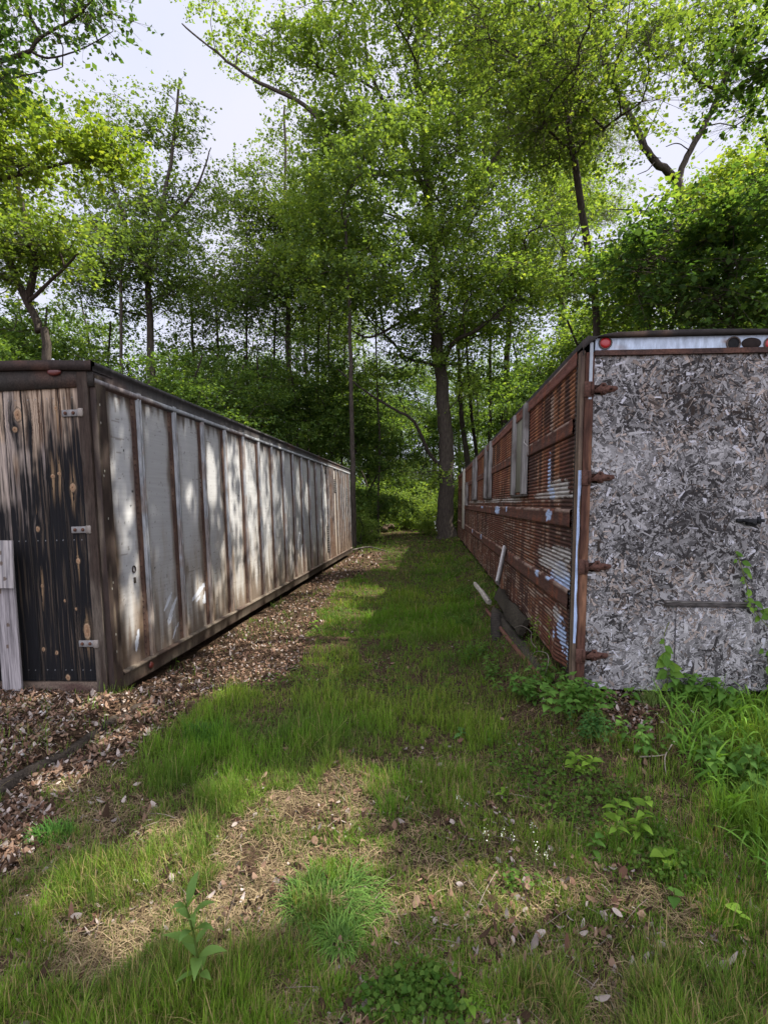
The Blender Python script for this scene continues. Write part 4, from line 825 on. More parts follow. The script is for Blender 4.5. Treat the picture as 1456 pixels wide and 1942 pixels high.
def copy_thing(o, loc, rz, sc, label=None, group=None):
    c = o.copy(); COL.objects.link(c); c.location = loc; c.rotation_euler = (0, 0, rz); c.scale = (sc,) * 3 if np.isscalar(sc) else sc
    if label: c['label'] = label
    if group: c['group'] = group
    for k in o.children:
        d = k.copy(); COL.objects.link(d); d.parent = c
    return c
G1 = ((.095, .155, .038), (.19, .28, .06), (.28, .35, .08))       # spring green
G2 = ((.075, .125, .038), (.15, .225, .06), (.21, .28, .06))       # deeper green
G3 = ((.045, .100, .03), (.095, .175, .045), (.15, .23, .05))      # dark
G4 = ((.12, .19, .035), (.21, .29, .05), (.28, .33, .06))            # yellow green

def B(px, py, Yd, rx, ry, w=1.0, rd=None): c = PY(px, py, Yd); k = Yd / 1000; return (c, (rx * k, (rd or rx * k * .9), ry * k), w)
def path(*a): return [PY(*q) for q in a]
def base(px, py, Yd): p = PY(px, py, Yd); return [p[0], p[1], float(gz(p[0], p[1])) - .1]

# the big broad tree at the end of the lane
G_ = grow(11, [base(846, 1005, 25.5)] + path((846, 850, 25.5), (838, 740, 25.5), (828, 620, 25.3), (822, 480, 25), (806, 300, 25), (790, 120, 25), (800, -60, 25)), .42, .10,
          [(path((836, 700, 25.3), (860, 650, 24.6), (905, 625, 24), (945, 590, 23.5)), .13, .05),
           (path((824, 560, 25.3), (760, 610, 24.2), (700, 640, 23.2), (660, 620, 23)), .10, .03),
           (path((846, 885, 25.5), (815, 862, 25), (785, 800, 24.4), (740, 772, 24), (690, 740, 23.5), (640, 700, 23)), .10, .03),
           (path((806, 330, 25), (720, 330, 24), (645, 300, 23), (590, 210, 22.5), (480, 150, 22), (400, 90, 22), (345, 45, 22)), .15, .025),
           (path((822, 470, 25), (900, 370, 24), (960, 250, 23), (1010, 100, 22), (1050, 10, 22)), .17, .04),
           (path((812, 380, 25), (760, 260, 24), (700, 130, 24), (690, 20, 24)), .14, .03)],
          [B(790, 330, 25, 200, 170, 2.6), B(960, 390, 24, 170, 160, 2.3), B(780, 90, 24.5, 190, 110, 1.8), B(930, 130, 23.5, 130, 130, 1.1), B(870, 560, 24.5, 230, 90, 1.9), B(660, 300, 24, 90, 100, .7),
           B(1040, 510, 24, 80, 60, .7), B(620, 470, 24, 120, 80, .9), B(590, 100, 22.5, 90, 80, .42), B(440, 60, 22, 85, 40, .12), B(720, 660, 24, 110, 70, .8), B(900, 700, 25, 50, 50, .35), B(800, 800, 24.4, 60, 40, .35), B(885, 850, 24.4, 35, 45, .22), B(840, 900, 24.2, 40, 30, .15), B(690, -20, 23, 130, 60, .5)],
          700, 155000, .112, G1, 6, .85, True, rt=.013, layer=.25)
tree_obj('broadleaf_tree', G_, 'biggest tree, thick grey trunk and broad bright crown at the far end of the lane')

G_ = grow(12, [base(549, 1000, 28)] + path((549, 830, 28), (546, 600, 28), (542, 400, 28), (540, 200, 28)), .22, .05, [],
          [B(540, 270, 28, 70, 80, 1), B(510, 420, 28, 110, 90, 1.2), B(610, 430, 28, 80, 120, .8), B(520, 560, 28, 130, 90, 1.0)], 210, 32000, .12, G2, 5, .85, rt=.011)
tree_obj('slender_tree', G_, 'tall slender tree with pointed crown behind the middle of the pale trailer')

G_ = grow(13, [base(284, 1000, 21)] + path((286, 640, 21), (283, 520, 21), (320, 330, 21), (343, 150, 21)), .24, .04, [(path((283, 520, 21), (230, 400, 21), (190, 250, 20.5)), .12, .03), (path((300, 440, 21), (370, 360, 21), (400, 280, 21)), .07, .02)],
          [B(330, 240, 21, 60, 80, .8), B(250, 380, 21, 130, 100, 1.4), B(385, 370, 21, 60, 90, .6), B(190, 220, 20.5, 100, 70, .7), B(290, 540, 21, 150, 70, 1.1)], 230, 29000, .105, G2, 6, .75, True, rt=.010)
tree_obj('forest_tree', G_, 'open airy tree whose thin top rises left of the big patch of sky')

G_ = grow(14, [base(100, 1000, 12)] + path((92, 670, 12), (78, 630, 12), (55, 575, 12), (20, 500, 12), (-10, 420, 12), (-30, 300, 12)), .17, .05,
          [(path((55, 575, 12), (66, 500, 11.8), (50, 420, 11.6), (30, 330, 11.4)), .09, .03), (path((60, 580, 12), (110, 520, 11.6), (150, 480, 11.4)), .05, .02)],
          [B(30, 480, 12, 90, 80, 1.0), B(130, 470, 11.6, 90, 50, .8), B(0, 350, 12, 60, 90, .7), B(90, 560, 11.6, 80, 40, .4)], 130, 11500, .09, G1, 6, .5, True, rt=.008)
tree_obj('crooked_tree', G_, 'crooked trunk leaning left behind the wooden door of the pale trailer')

G_ = grow(15, [base(-420, 1000, 10)] + path((-420, 700, 10), (-400, 450, 10), (-330, 250, 10), (-300, 0, 10)), .20, .05,
          [(path((-400, 430, 10), (-200, 380, 9.8), (0, 340, 9.6), (120, 310, 9.6), (235, 290, 9.6)), .06, .012), (path((-330, 250, 10), (-180, 200, 9.6), (0, 200, 9.4), (40, 180, 9.4)), .05, .01)],
          [B(20, 330, 9.6, 110, 45, 1.2, .9), B(180, 290, 9.6, 70, 25, .45, .5), B(0, 200, 9.4, 50, 55, .6), B(-200, 330, 10, 120, 120, 1)], 110, 10500, .085, G4, 5, .42, True, rt=.007)
tree_obj('maple_tree', G_, 'yellow green boughs reaching in above the trailer with the plank door')

G_ = grow(16, [base(-520, 1100, 8.5)] + path((-520, 700, 8.5), (-470, 400, 8.5), (-330, 200, 8.5), (-260, 0, 8.5), (-260, -300, 8.5)), .22, .06,
          [(path((-330, 210, 8.5), (-160, 160, 8.3), (0, 115, 8.2), (60, 95, 8.1), (75, 70, 8.1), (125, 45, 8), (175, 0, 8), (210, -60, 8)), .065, .014), (path((60, 97, 8.1), (90, 110, 8.1), (150, 95, 8.1), (215, 60, 8.1)), .022, .007),
           (path((-160, 165, 8.3), (0, 150, 8.2), (60, 140, 8.1), (120, 128, 8.1)), .03, .007), (path((75, 75, 8.1), (55, 20, 8), (60, -60, 8)), .03, .01)],
          [B(200, 60, 8.1, 45, 35, .5, .5), B(130, 110, 8.1, 80, 35, .5, .6), B(0, 30, 8, 50, 40, .5, .6), B(160, 0, 8, 60, 25, .4), B(20, 150, 8, 60, 30, .4), B(-200, 50, 8.5, 120, 120, .5)], 90, 4200, .075, G3, 5, .33, rt=.006, flat=.35)
tree_obj('overhanging_tree', G_, 'dark bare looking boughs with scattered leaves hanging over the upper corner above the plank door')

# right hand side
G_ = grow(21, [base(1300, 1000, 15)] + path((1298, 620, 15), (1292, 480, 15), (1287, 390, 15), (1284, 345, 15)), .19, .125,
          [(path((1284, 345, 15), (1262, 322, 14.8), (1228, 290, 14.6), (1205, 240, 14.5), (1170, 175, 14.4), (1145, 120, 14.3), (1128, 50, 14.2), (1105, -60, 14)), .105, .03),
           (path((1284, 345, 15), (1300, 300, 15), (1330, 245, 15), (1350, 205, 15), (1372, 150, 15), (1386, 110, 15), (1392, 40, 15), (1400, -50, 15)), .085, .03),
           (path((1345, 170, 15), (1325, 155, 15), (1300, 120, 15), (1270, 90, 15)), .04, .012), (path((1386, 112, 15), (1415, 95, 15), (1450, 60, 15)), .04, .015),
           (path((1232, 293, 14.6), (1252, 300, 14.3)), .02, .006), (path((1248, 308, 14.6), (1228, 322, 14.3), (1208, 331, 14.2)), .022, .009), (path((1302, 290, 15), (1285, 272, 14.6), (1262, 278, 14.4)), .022, .008),
           (path((1288, 402, 15), (1245, 402, 14.8), (1200, 398, 14.6), (1160, 397, 14.5)), .04, .010), (path((1215, 400, 14.7), (1195, 430, 14.5), (1170, 440, 14.4)), .018, .006), (path((1222, 398, 14.7), (1240, 375, 14.6), (1270, 365, 14.5)), .018, .006),
           (path((1222, 265, 14.5), (1245, 215, 14.3), (1258, 190, 14.2), (1272, 180, 14.1)), .02, .006)],
          [B(1215, 225, 14.5, 38, 45, .7), B(1130, 130, 14.3, 90, 90, 1.4), B(1110, 20, 14.2, 110, 60, 1.0), B(1235, 40, 14.5, 60, 60, .7), B(1310, 45, 15, 70, 55, .8), B(1400, 90, 15, 70, 90, 1.1), B(1120, 260, 14.5, 40, 45, .4), B(1400, 190, 15, 45, 40, .3)], 180, 11500, .095, G1, 6, .55, True, rt=.008, flat=.6)
tree_obj('forked_tree', G_, 'bare forked trunk standing against the patch of sky above the chipboard trailer')

G_ = grow(22, [base(1385, 1000, 10.5)] + path((1385, 640, 10.5), (1372, 520, 10.5), (1390, 420, 10.5), (1430, 330, 10.5)), .12, .05, [(path((1375, 500, 10.5), (1310, 450, 10.3), (1250, 430, 10.2)), .04, .012)],
          [B(1310, 460, 10.4, 110, 55, 1.3), B(1430, 440, 10.5, 90, 100, 1.3), B(1215, 495, 10.2, 45, 35, .4), B(1360, 570, 10.5, 150, 50, 1.4), B(1560, 450, 10.5, 130, 150, 1.2)], 180, 19000, .09, G3, 6, .5, True, rt=.007)
tree_obj('dark_tree', G_, 'dark green leafy tree rising directly behind the chipboard trailer roof')
G_ = grow(23, [base(1480, 1000, 20)] + path((1480, 640, 20), (1470, 400, 20), (1450, 250, 20)), .2, .05, [(path((1475, 380, 20), (1400, 370, 20), (1330, 400, 20)), .06, .02)],
          [B(1400, 330, 20, 70, 60, 1), B(1440, 240, 20, 60, 40, .5), B(1350, 430, 20, 60, 50, .7), B(1520, 350, 20, 90, 130, 1)], 120, 17000, .12, G4, 2, .7, True, rt=.009)
tree_obj('yellow_leaved_tree', G_, 'pale yellow green tree beyond the dark tree at the chipboard trailer')
G_ = grow(24, [base(1560, 1000, 8)] + path((1560, 640, 8), (1540, 300, 8), (1480, 60, 8), (1440, -150, 8)), .16, .06, [],
          [B(1430, 30, 8, 50, 50, .5, .9), B(1450, 110, 8, 40, 50, .35, .9), B(1640, 100, 8, 110, 200, 1.4)], 80, 5200, .075, G3, 3, .42, True, rt=.006)
tree_obj('roadside_tree', G_, 'dark leaves crowding the topmost corner above the chipboard trailer', 'tree')
G_ = grow(25, [base(1135, 1000, 13.5)] + path((1130, 640, 13.5), (1118, 500, 13.4), (1100, 380, 13.2), (1078, 230, 12.9), (1045, 90, 12.6), (1010, -30, 12.4)), .075, .03,
          [(path((1090, 170, 12.8), (1035, 85, 12.6), (960, 140, 12.5), (905, 190, 12.5)), .04, .012)],
          [B(1045, 200, 12.7, 85, 100, 1.0), B(1000, 60, 12.5, 120, 80, 1.1), B(1100, 330, 13, 45, 60, .4), B(1120, 510, 13.4, 45, 70, .7), B(1070, 10, 12.5, 60, 60, .6), B(930, -60, 12.2, 160, 60, .9), ((2.9, 11.3, 10.1), (1.4, 2.2, .8), 1.5), ((3.3, 14.8, 10.6), (1.3, 2.0, .9), 1.2)], 330, 22000, .085, G1, 6, .72, True, rt=.007)
tree_obj('leaning_tree', G_, 'tree leaning in over the rusty wall towards the big tree crown')
G_ = grow(27, [base(1212, 1000, 14)] + path((1212, 640, 14), (1208, 560, 14), (1196, 490, 14)), .13, .09, [], [B(1205, 540, 14, 26, 60, 1), B(1196, 480, 14, 40, 30, .5)], 70, 6500, .085, G3, 5, .34, rt=.006)
tree_obj('creeper_snag', G_, 'short broken trunk wrapped in dark creeper above the rusty trailer roof')
G_ = grow(28, [(5.3, 13, -.1), (5.2, 13, 3), (4.9, 13, 6.2)], .11, .05, [([(5.2, 13, 4), (4.9, 11.5, 5.6), (4.7, 10.2, 6.5)], .05, .015), ([(5.2, 13, 4.2), (4.8, 15, 5.6), (4.4, 16.5, 6.4)], .05, .015)], [((4.7, 10.3, 6.7), (.9, 1.4, .7), 1), ((4.5, 13, 6.5), (1.1, 1.6, .9), 1.2), ((4.3, 16.5, 6.7), (1.3, 2, 1), 1.3)], 170, 17000, .09, G1, 5, .5, True, rt=.007)
tree_obj('understory_tree', G_, 'spreading small tree standing close behind the rusty trailer roof')
PN = ((.075, .11, .045), (.13, .17, .075), (.17, .20, .09))
G_ = grow(26, [base(1068, 1000, 31)] + path((1068, 640, 31), (1069, 400, 31), (1072, 150, 31)), .26, .05, [], [B(1105, 250, 31, 55, 100, 1), B(1110, 380, 31, 55, 60, .8), B(1060, 200, 31, 50, 90, .6), B(1075, 500, 31, 70, 60, .5)], 160, 60000, .20, PN, 2, .8, rt=.010, elong=.07, layer=.2)
tree_obj('pine_tree', G_, 'feathery pale pine showing beside the big tree crown above the rusty trailer')

# plain trunks seen between the trailers and over the rusty wall
def trunk_tree(seed, pts, r0, label, name='thin_tree', blobs=None, leaves=9000, greens=G2, lr=.8, size=.13):
    P = [base(pts[0][0], 1000, pts[0][2])] + path(*pts)
    top = P[-1]; bl = blobs or [(top + np.array([0, 0, 2.]), (3., 3., 3.), 1), (top + np.array([0, 0, -2.]), (2.5, 2.5, 2), .5)]
    return tree_obj(name, grow(seed, P, r0, r0 * .4, [], bl, 60, leaves, size, greens, 2, lr, rt=.009), label)
trunk_tree(31, [(670, 940, 21), (667, 800, 21), (664, 650, 21), (655, 420, 21)], .125, 'straight dark trunk rising just past the far corner of the pale trailer', leaves=14000)
trunk_tree(32, [(717, 945, 26), (720, 850, 26), (716, 750, 26), (712, 620, 26)], .06, 'thinnest stem standing in the gap between the trailers', leaves=5000, greens=G3)
trunk_tree(33, [(957, 800, 28), (961, 700, 28), (966, 600, 28), (970, 450, 28)], .24, 'thick dark trunk showing over the middle of the rusty wall', leaves=9000)
trunk_tree(34, [(928, 840, 29), (930, 740, 29), (929, 640, 29), (935, 500, 29)], .12, 'narrow trunk between the big tree and the thick dark trunk', leaves=6000)
trunk_tree(35, [(888, 900, 29), (876, 800, 29), (872, 720, 29), (868, 620, 29)], .2, 'reddish brown trunk right behind the big tree', leaves=5000)
trunk_tree(36, [(905, 880, 30), (893, 780, 30), (887, 700, 30), (880, 560, 30)], .14, 'pale barked trunk behind the big tree leaning towards it', leaves=5000)
trunk_tree(37, [(1068, 640, 26), (1067, 560, 26), (1072, 480, 26)], .22, 'short stretch of pale trunk seen over the near end of the rusty roof', leaves=5000)
trunk_tree(38, [(628, 870, 27), (626, 780, 27), (622, 640, 27)], .12, 'dark pole like trunk above the far half of the pale trailer roof', leaves=9000)

GS = ((.055, .105, .028), (.115, .190, .045), (.19, .27, .06)); GM = ((.055, .098, .030), (.115, .185, .045), (.17, .24, .05))
for i, (px, top, Yd, r_) in enumerate([(420, 620, 24, .06), (468, 560, 27, .08), (515, 600, 29, .07), (585, 640, 31, .09), (604, 560, 30, .06), (648, 600, 33, .10), (372, 600, 25, .06), (230, 560, 19, .07)]):
    P = [base(px, 1000, Yd)] + path((px, 850, Yd), (px + 3 * (i % 3 - 1), 740, Yd), (px + 8 * (i % 3 - 1), top, Yd), (px + 14 * (i % 3 - 1), top - 120, Yd))
    tree_obj('thin_tree', grow(200 + i, P, r_, r_ * .4, [], [(P[-1], (2.4, 2.2, 2.6), 1), (P[-2], (2.2, 2.2, 2.2), .9), (P[-3], (1.8, 1.8, 1.4), .5)], 90, 9000, .11, G2, 4, .8, rt=.010), 'slim dark pole of a tree rising behind the pale trailer roof', group='slim trunks behind the pale trailer')
# woods: a few models, each copy its own tree
def model(seed, hgt, c0, rad, ncl, lv, size, greens, r0=.2, R=.9):
    rg = np.random.RandomState(seed); bl = []
    for k in range(7):
        zz = c0 + (hgt - c0) * (k + .5) / 7; rr = rad * (1 - .45 * abs(k / 6 - .35) - (.25 if k > 5 else 0)); bl.append((np.array([rg.randn() * .25 * rad, rg.randn() * .25 * rad, zz]), (rr, rr, (hgt - c0) / 9), rr))
    return grow(seed, [(0, 0, -.2), (rg.randn() * .2, 0, hgt * .3), (rg.randn() * .4, .2, hgt * .6), (rg.randn() * .5, rg.randn() * .4, hgt * .95)], r0, .04, [], bl, ncl, lv, size, greens, 2, R, rt=.010)
WOOD = 'tall trees of the woods behind the trailers'; SAP = 'leafy saplings under the woods'; SHR = 'low shrubs at the edge of the woods'
tl = ['tall forest tree of the distant woods, slim grey trunk and deep green leaves', 'tall forest tree of the distant woods, broad crown and lighter leaves', 'low leafy sapling growing below the taller woods', 'rounded wild shrub growing on the forest floor beyond the trailers']
mods = [tree_obj('woodland_tree', model(51, 17, 1.8, 3.4, 140, 23000, .14, GM), tl[0], 'tree', WOOD), tree_obj('woodland_tree', model(52, 19, 2.5, 4.4, 150, 26000, .14, G2, .24), tl[1], 'tree', 'broad crowned trees of the woods'),
        tree_obj('sapling', model(53, 9.5, .6, 2.8, 110, 17000, .12, GS, .07, .7), tl[2], 'sapling', SAP), tree_obj('wild_shrub', model(54, 2.3, .1, 1.3, 50, 7000, .08, G1, .03, .4), tl[3], 'shrub', SHR)]
rg = np.random.RandomState(99); used = [False] * 4
def blocks(x, y, k, sc):
    lo, hi, r_ = ((4, 17, 3.6), (5, 19, 4.6), (.6, 7.5, 2.8), (0, 2, 0))[k]
    for zz in np.linspace(lo * sc, hi * sc, 8):
        for gx, gy in ((-1.0, 31.), (-.6, 35.)):
            if math.hypot(gx + SUN[0] / SUN[2] * zz - x, gy + SUN[1] / SUN[2] * zz - y) < r_ * sc * .9 and k < 3: return True
    return False
def plant(k, px, Yd, sc):
    p = PY(px, 955, Yd)
    if blocks(p[0], p[1], k, sc): return
    loc = (p[0], p[1], float(gz(p[0], p[1])))
    if not used[k]: used[k] = True; mods[k].location = loc; mods[k].scale = (sc,) * 3; mods[k].rotation_euler = (0, 0, rg.rand() * 6)
    else: copy_thing(mods[k], loc, rg.rand() * 6.3, sc)
for px, Yd, sc in [(600, 34, .95), (470, 36, .8), (380, 33, .78), (190, 30, .85), (60, 27, .8), (-40, 20, .9), (130, 40, .8), (700, 40, .85), (760, 46, .9), (640, 48, .8), (900, 44, .85), (1000, 38, .8), (1120, 42, .75), (1230, 40, .62), (1330, 36, .7), (1450, 30, .8),
                   (520, 55, .9), (330, 52, .9), (820, 56, 1.0), (930, 60, 1.0), (1060, 58, .8), (1180, 56, .7), (1300, 60, .8), (1420, 52, .8), (430, 60, .9), (240, 56, .9), (90, 58, .95), (-80, 45, .9), (1560, 40, .9), (720, 66, 1), (600, 68, .95)]: plant(0, px, Yd, sc)
for px, Yd, sc in [(560, 42, .8), (420, 44, .72), (280, 40, .72), (20, 36, .8), (820, 38, .9), (870, 50, 1), (980, 50, .9), (1400, 44, .75), (1150, 62, .7), (680, 56, .9), (150, 50, .9)]: plant(1, px, Yd, sc)
for px, Yd, sc in [(700, 27, .7), (740, 31, .9), (790, 30, .95), (760, 36, 1.1), (690, 33, 1), (650, 26, .8), (610, 25, .9), (560, 24, 1), (500, 22, .85), (440, 20, .8), (370, 18, .75), (310, 17, .7), (240, 16, .62), (160, 15, .55), (470, 28, 1.1), (340, 27, 1.1), (220, 24, 1.1), (100, 22, 1.1), (20, 19, 1), (-60, 15, .8),
                   (830, 34, 1), (890, 33, 1.0), (930, 31, 1.1), (985, 29, 1.1), (1030, 27, 1.0), (1080, 24, 1.05), (1130, 21, .95), (1105, 15.5, .72), (1135, 18, .8), (1180, 20, .8), (1250, 18, .9), (1330, 17, .9), (1420, 15, .85), (1500, 13, .8), (720, 42, 1.2), (800, 44, 1.2), (880, 46, 1.2), (640, 40, 1.2), (960, 42, 1.2), (1040, 44, 1.2), (1120, 40, 1.1), (1220, 34, 1.1)]: plant(2, px, Yd, sc)
for px, Yd, sc in [(672, 25, .8), (690, 29, 1), (715, 34, 1.1), (745, 36, 1.2), (775, 34, 1), (800, 36, 1.2), (828, 32, .9), (685, 22.5, .55), (655, 24, .9), (815, 29.5, .5), (862, 27.5, .7), (880, 29, 1), (760, 40, 1.6), (700, 38, 1.5), (730, 44, 1.8), (820, 42, 1.8), (790, 48, 2.2), (880, 40, 1.6), (660, 32, 1.4)]: plant(3, px, Yd, sc)

# trees standing right of the view whose crowns shade the lane
SHADE = [(31, (8.2, 3.5), 12.5, [((6.6, 3.6, 9.6), (2.6, 3.0, 1.5), 1), ((9.2, 5.8, 11), (2.6, 3, 1.8), .8)]), (32, (11, 8.5), 14, [((10, 7.6, 11.2), (3.2, 3.0, 1.7), 1), ((13, 7, 12), (3, 3, 2), .6)]), (33, (6.8, -.5), 11, [((5.6, .6, 8.2), (2.6, 2.6, 1.4), 1), ((8.5, 1.0, 10), (2.4, 2.4, 1.5), .7)]),
         (34, (5.4, 6.4), 13, [((2.6, 7.0, 10.6), (1.9, 1.5, .9), 1), ((2.2, 5.0, 9.6), (2.0, 1.6, 1.0), 1), ((1.2, 3.3, 8.8), (1.6, 1.4, 1.0), .5)])]
sl_ = ['tree just out of view beside the chipboard trailer', 'tall tree standing off behind the chipboard trailer corner', 'tree at the lane mouth shading the near grass', 'tree standing well behind the dark tree at the chipboard trailer']
for (sd, (bx, by), hh, bl), lab in zip(SHADE, sl_):
    tree_obj('shade_tree', grow(sd, [(bx, by, -.1), (bx - .2, by, hh * .4), (bx - .5, by + .2, hh * .9)], .2, .06, [], bl, 190, 30000, .115, G2, 1, .6, True, rt=.006), lab)

# ------------------------------------------------------------------ small plants
def leafy(name, label, cat, px, py, stems, hgt, n_per, LL_, WW_, spread, greens, lean=(0, 0), group=None, seed=0, drop=.5, z0=None, pos=None, up=.35):
    r_ = np.random.RandomState(seed + 5); p = PG(px, py, .03) if pos is None else np.array(pos, float)
    if pos is None:
        for _ in range(3): p = PG(px, py, float(gz(p[0], p[1])))
    o = empty(name, tuple(p), label, cat, group); st = MB(); B0 = []; D0 = []; Ls = []; Cs = []
    for i in range(stems):
        a = r_.rand() * 6.283; hh = hgt * (.6 + .5 * r_.rand()); b0 = np.array([r_.randn() * spread * .35, r_.randn() * spread * .35, -.01]); st.tube([np.array([0, 0, -.03]), b0 + np.array([0, 0, .01])], .003, 4, C(.13, .12, .05)); tip = b0 + np.array([math.cos(a) * spread * .8 * r_.rand() + lean[0], math.sin(a) * spread * .8 * r_.rand() + lean[1], hh])
        P = bez(b0, b0 * .5 + tip * .5 + np.array([-lean[0] * .3, 0, hh * .15]), tip, 9); st.tube(P, np.linspace(.0035, .0014, 9) * max(1, hgt / .25) ** .5, 5, C(.13, .18, .04))
        for k in range(n_per):
            t_ = .25 + .75 * (k + .5) / n_per; q = P[int(t_ * 8)]; aa = k * 2.4 + a; e = up + .5 * (t_ - .5); dd = np.array([math.cos(aa) * math.cos(e), math.sin(aa) * math.cos(e), math.sin(e)]); B0.append(q); D0.append(dd); Ls.append(LL_ * (.55 + .6 * r_.rand()) * (1.1 - .35 * abs(t_ - .55))); Cs.append(mixc(np.array(greens[0], float), np.array(greens[1], float), r_.rand()))
    B0 = np.array(B0); D0 = np.array(D0); Ls = np.array(Ls); Cs = np.array(Cs); S0 = unit(np.cross(D0, [0, 0, 1.]) + r_.randn(len(B0), 3) * .15)
    V_, Q_, C_ = strips(B0, D0, S0, Ls, Ls * (WW_ / LL_), drop * (.6 + .8 * r_.rand(len(B0))), [.06, .62, .95, 1, .78, .42, .04], Cs * .9, Cs * 1.1, fold=.28)
    st.build('stem', M_LEAF, o, smooth=True); mesh('foliage', V_, [Q_], M_LEAF, o, C_); return o
LG = ((.14, .25, .03), (.22, .36, .05)); MG = ((.07, .16, .03), (.13, .25, .045)); BG = ((.06, .14, .045), (.10, .22, .06))
leafy('broadleaf_weed', 'single tall weed with long lance shaped leaves leaning left in front of the dry grass', 'weed', 385, 1900, 1, .50, 17, .13, .017, .01, ((.13, .24, .06), (.20, .33, .08)), (-.06, .0), seed=1, drop=.45, up=.75)
for (px, py, h, n, l, w, sp, gg, lab, sd) in [(1180, 1600, .26, 9, .075, .021, .09, LG, 'bushy bright seedling standing alone below the middle hinge post of the chipboard trailer', 2), (1090, 1470, .13, 7, .08, .023, .09, LG, 'low bright green seedling nearest the creeper bush', 3),
    (1262, 1650, .10, 5, .09, .033, .04, LG, 'pale green seedling with few rounded drooping leaves among the dry stalks', 4), (952, 1520, .14, 6, .055, .014, .02, LG, 'small upright seedling in the shaded turf above the white flower heads', 5), (872, 1400, .14, 7, .06, .016, .02, BG, 'bluish green upright sprig in the shaded long grass', 6),
    (1395, 1760, .10, 5, .07, .022, .04, LG, 'small bright weed near the picture edge below the tall grass', 7), (1125, 1620, .15, 7, .07, .018, .03, MG, 'narrow weed just in front of the bushy bright seedling', 8), (595, 1190, .09, 5, .09, .02, .03, LG, 'little green weed rising out of the brown leaf strip', 9),
    (1280, 1720, .08, 4, .05, .02, .03, MG, 'tiny weed in the bare patch under the rounded seedling', 12), (900, 1930, .10, 5, .05, .012, .05, LG, 'sprig of yellowish leaves at the bottom of the turf', 13)]:
    leafy('seedling', lab, 'seedling', px, py, 3 if sp > .05 else 1, h, n, l, w, sp, gg, seed=sd)
leafy('creeper_bush', 'leafy creeper bush spreading in front of the rusty corner post', 'bush', 1085, 1345, 26, .24, 9, .075, .024, .34, MG, seed=20, z0=0)
leafy('creeper_bush', 'dense dark little leaved bush just below the chipboard corner', 'bush', 1120, 1395, 26, .17, 12, .038, .012, .17, ((.05, .13, .035), (.09, .20, .05)), seed=21)
leafy('creeper_bush', 'low creeper growing over the end of the dark timber', 'bush', 1005, 1330, 12, .16, 8, .06, .02, .2, MG, seed=22)
leafy('broadleaf_plant', 'five fingered leaf plant hanging at the foot of the chipboard', 'plant', 1195, 1335, 1, .16, 6, .11, .034, .05, MG, seed=23, drop=.8)
leafy('broadleaf_plant', 'drooping large leaved plant beside the rusty corner post', 'plant', 1135, 1330, 1, .17, 5, .11, .03, .04, MG, seed=24, drop=.8)
for (px, py, h, sp, lab, sd) in [(890, 1190, .22, .25, 'ragged green weed against the foot of the propped silvery board', 30), (905, 1250, .26, .22, 'weed clump in front of the grey broken stick', 31), (880, 1130, .20, .3, 'weed clump along the rusty wall beyond the propped silvery board', 32), (935, 1290, .2, .2, 'thin weed clump in front of the rusty pipe middle', 33), (985, 1320, .22, .2, 'grassy weed clump before the near end of the rusty pipe', 34), (872, 1080, .25, .4, 'farthest weed clump beside the rusty wall', 35)]:
    leafy('wall_weed', lab, 'weed', px, py, 9, h, 8, .06, .018, sp, MG, seed=sd)
leafy('rail_sapling', 'tiny sapling growing out under the bottom rail of the pale trailer', 'sapling', 335, 1262, 1, .22, 6, .07, .024, .03, LG, seed=40)
# vines on the chipboard
def vine(pts, label, seed, l=.07, n=16):
    P = np.array([PY(a, b_, YR - .05) for a, b_ in pts]); P[:, 1] = YR - .05; P = smooth_path(P, 24); r_ = np.random.RandomState(seed); o = empty('vine', tuple(P[0]), label, 'vine'); Q0 = P - P[0]
    g = MB(); g.tube(Q0, .003, 5, C(.16, .18, .06)); g.build('stem', M_LEAF, o); i = r_.randint(1, 24, n); B0 = Q0[i] + r_.randn(n, 3) * .012; a = r_.rand(n) * 6.283; D0 = unit(np.stack([np.cos(a), -.35 - .3 * r_.rand(n), np.sin(a) * .6 - .1], 1)); S0 = unit(np.cross(D0, np.array([0, -1., .3])))
    L_ = l * (.6 + .6 * r_.rand(n)); c_ = mixc(np.tile(C(.10, .21, .035), (n, 1)), C(.20, .34, .05), r_.rand(n)); V_, Q_, C_ = strips(B0, D0, S0, L_, L_ * .33, .3 * np.ones(n), [.06, .7, 1, .9, .5, .04], c_, fold=.2); mesh('foliage', V_, [Q_], M_LEAF, o, C_)
vine([(1262, 1330), (1266, 1260), (1258, 1210), (1268, 1180)], 'short vine with rounded leaves climbing the chipboard under the left end of the batten', 1, .10, 15)
vine([(1456, 1190), (1425, 1150), (1415, 1110), (1400, 1060), (1393, 1045)], 'thin yellowish vine trailing up the chipboard below the black latch', 2, .055, 20)
vine([(1470, 1330), (1455, 1250), (1462, 1180), (1440, 1150)], 'leafy vine climbing by the seam of the chipboard at the picture edge', 3, .08, 16)
# vine sprig on the rusty side
p = PX(1030, 1220, Xr - .06); leafy('vine', 'small sprig of bright leaves against the lower rusty wall', 'vine', 0, 0, 5, .26, 9, .035, .011, .12, LG, seed=50, pos=(Xr - .07, p[1] + .05, .42))
# bare looping twigs over the beam
for i, (pts, lab) in enumerate([([(975, 1190), (990, 1187), (1008, 1200), (1006, 1215), (1016, 1228)], 'thin bare twig arching over the dark timber'), ([(1003, 1250), (1015, 1236), (1034, 1238), (1040, 1250), (1033, 1280)], 'bare twig looped over the near end of the dark timber')]):
    g = MB(); g.tube(smooth_path([PX(a, b_, .90) for a, b_ in pts], 16), .0025, 5, C(.20, .17, .14)); tag(g.build('bare_twig', M_WOOD), lab, 'twig')
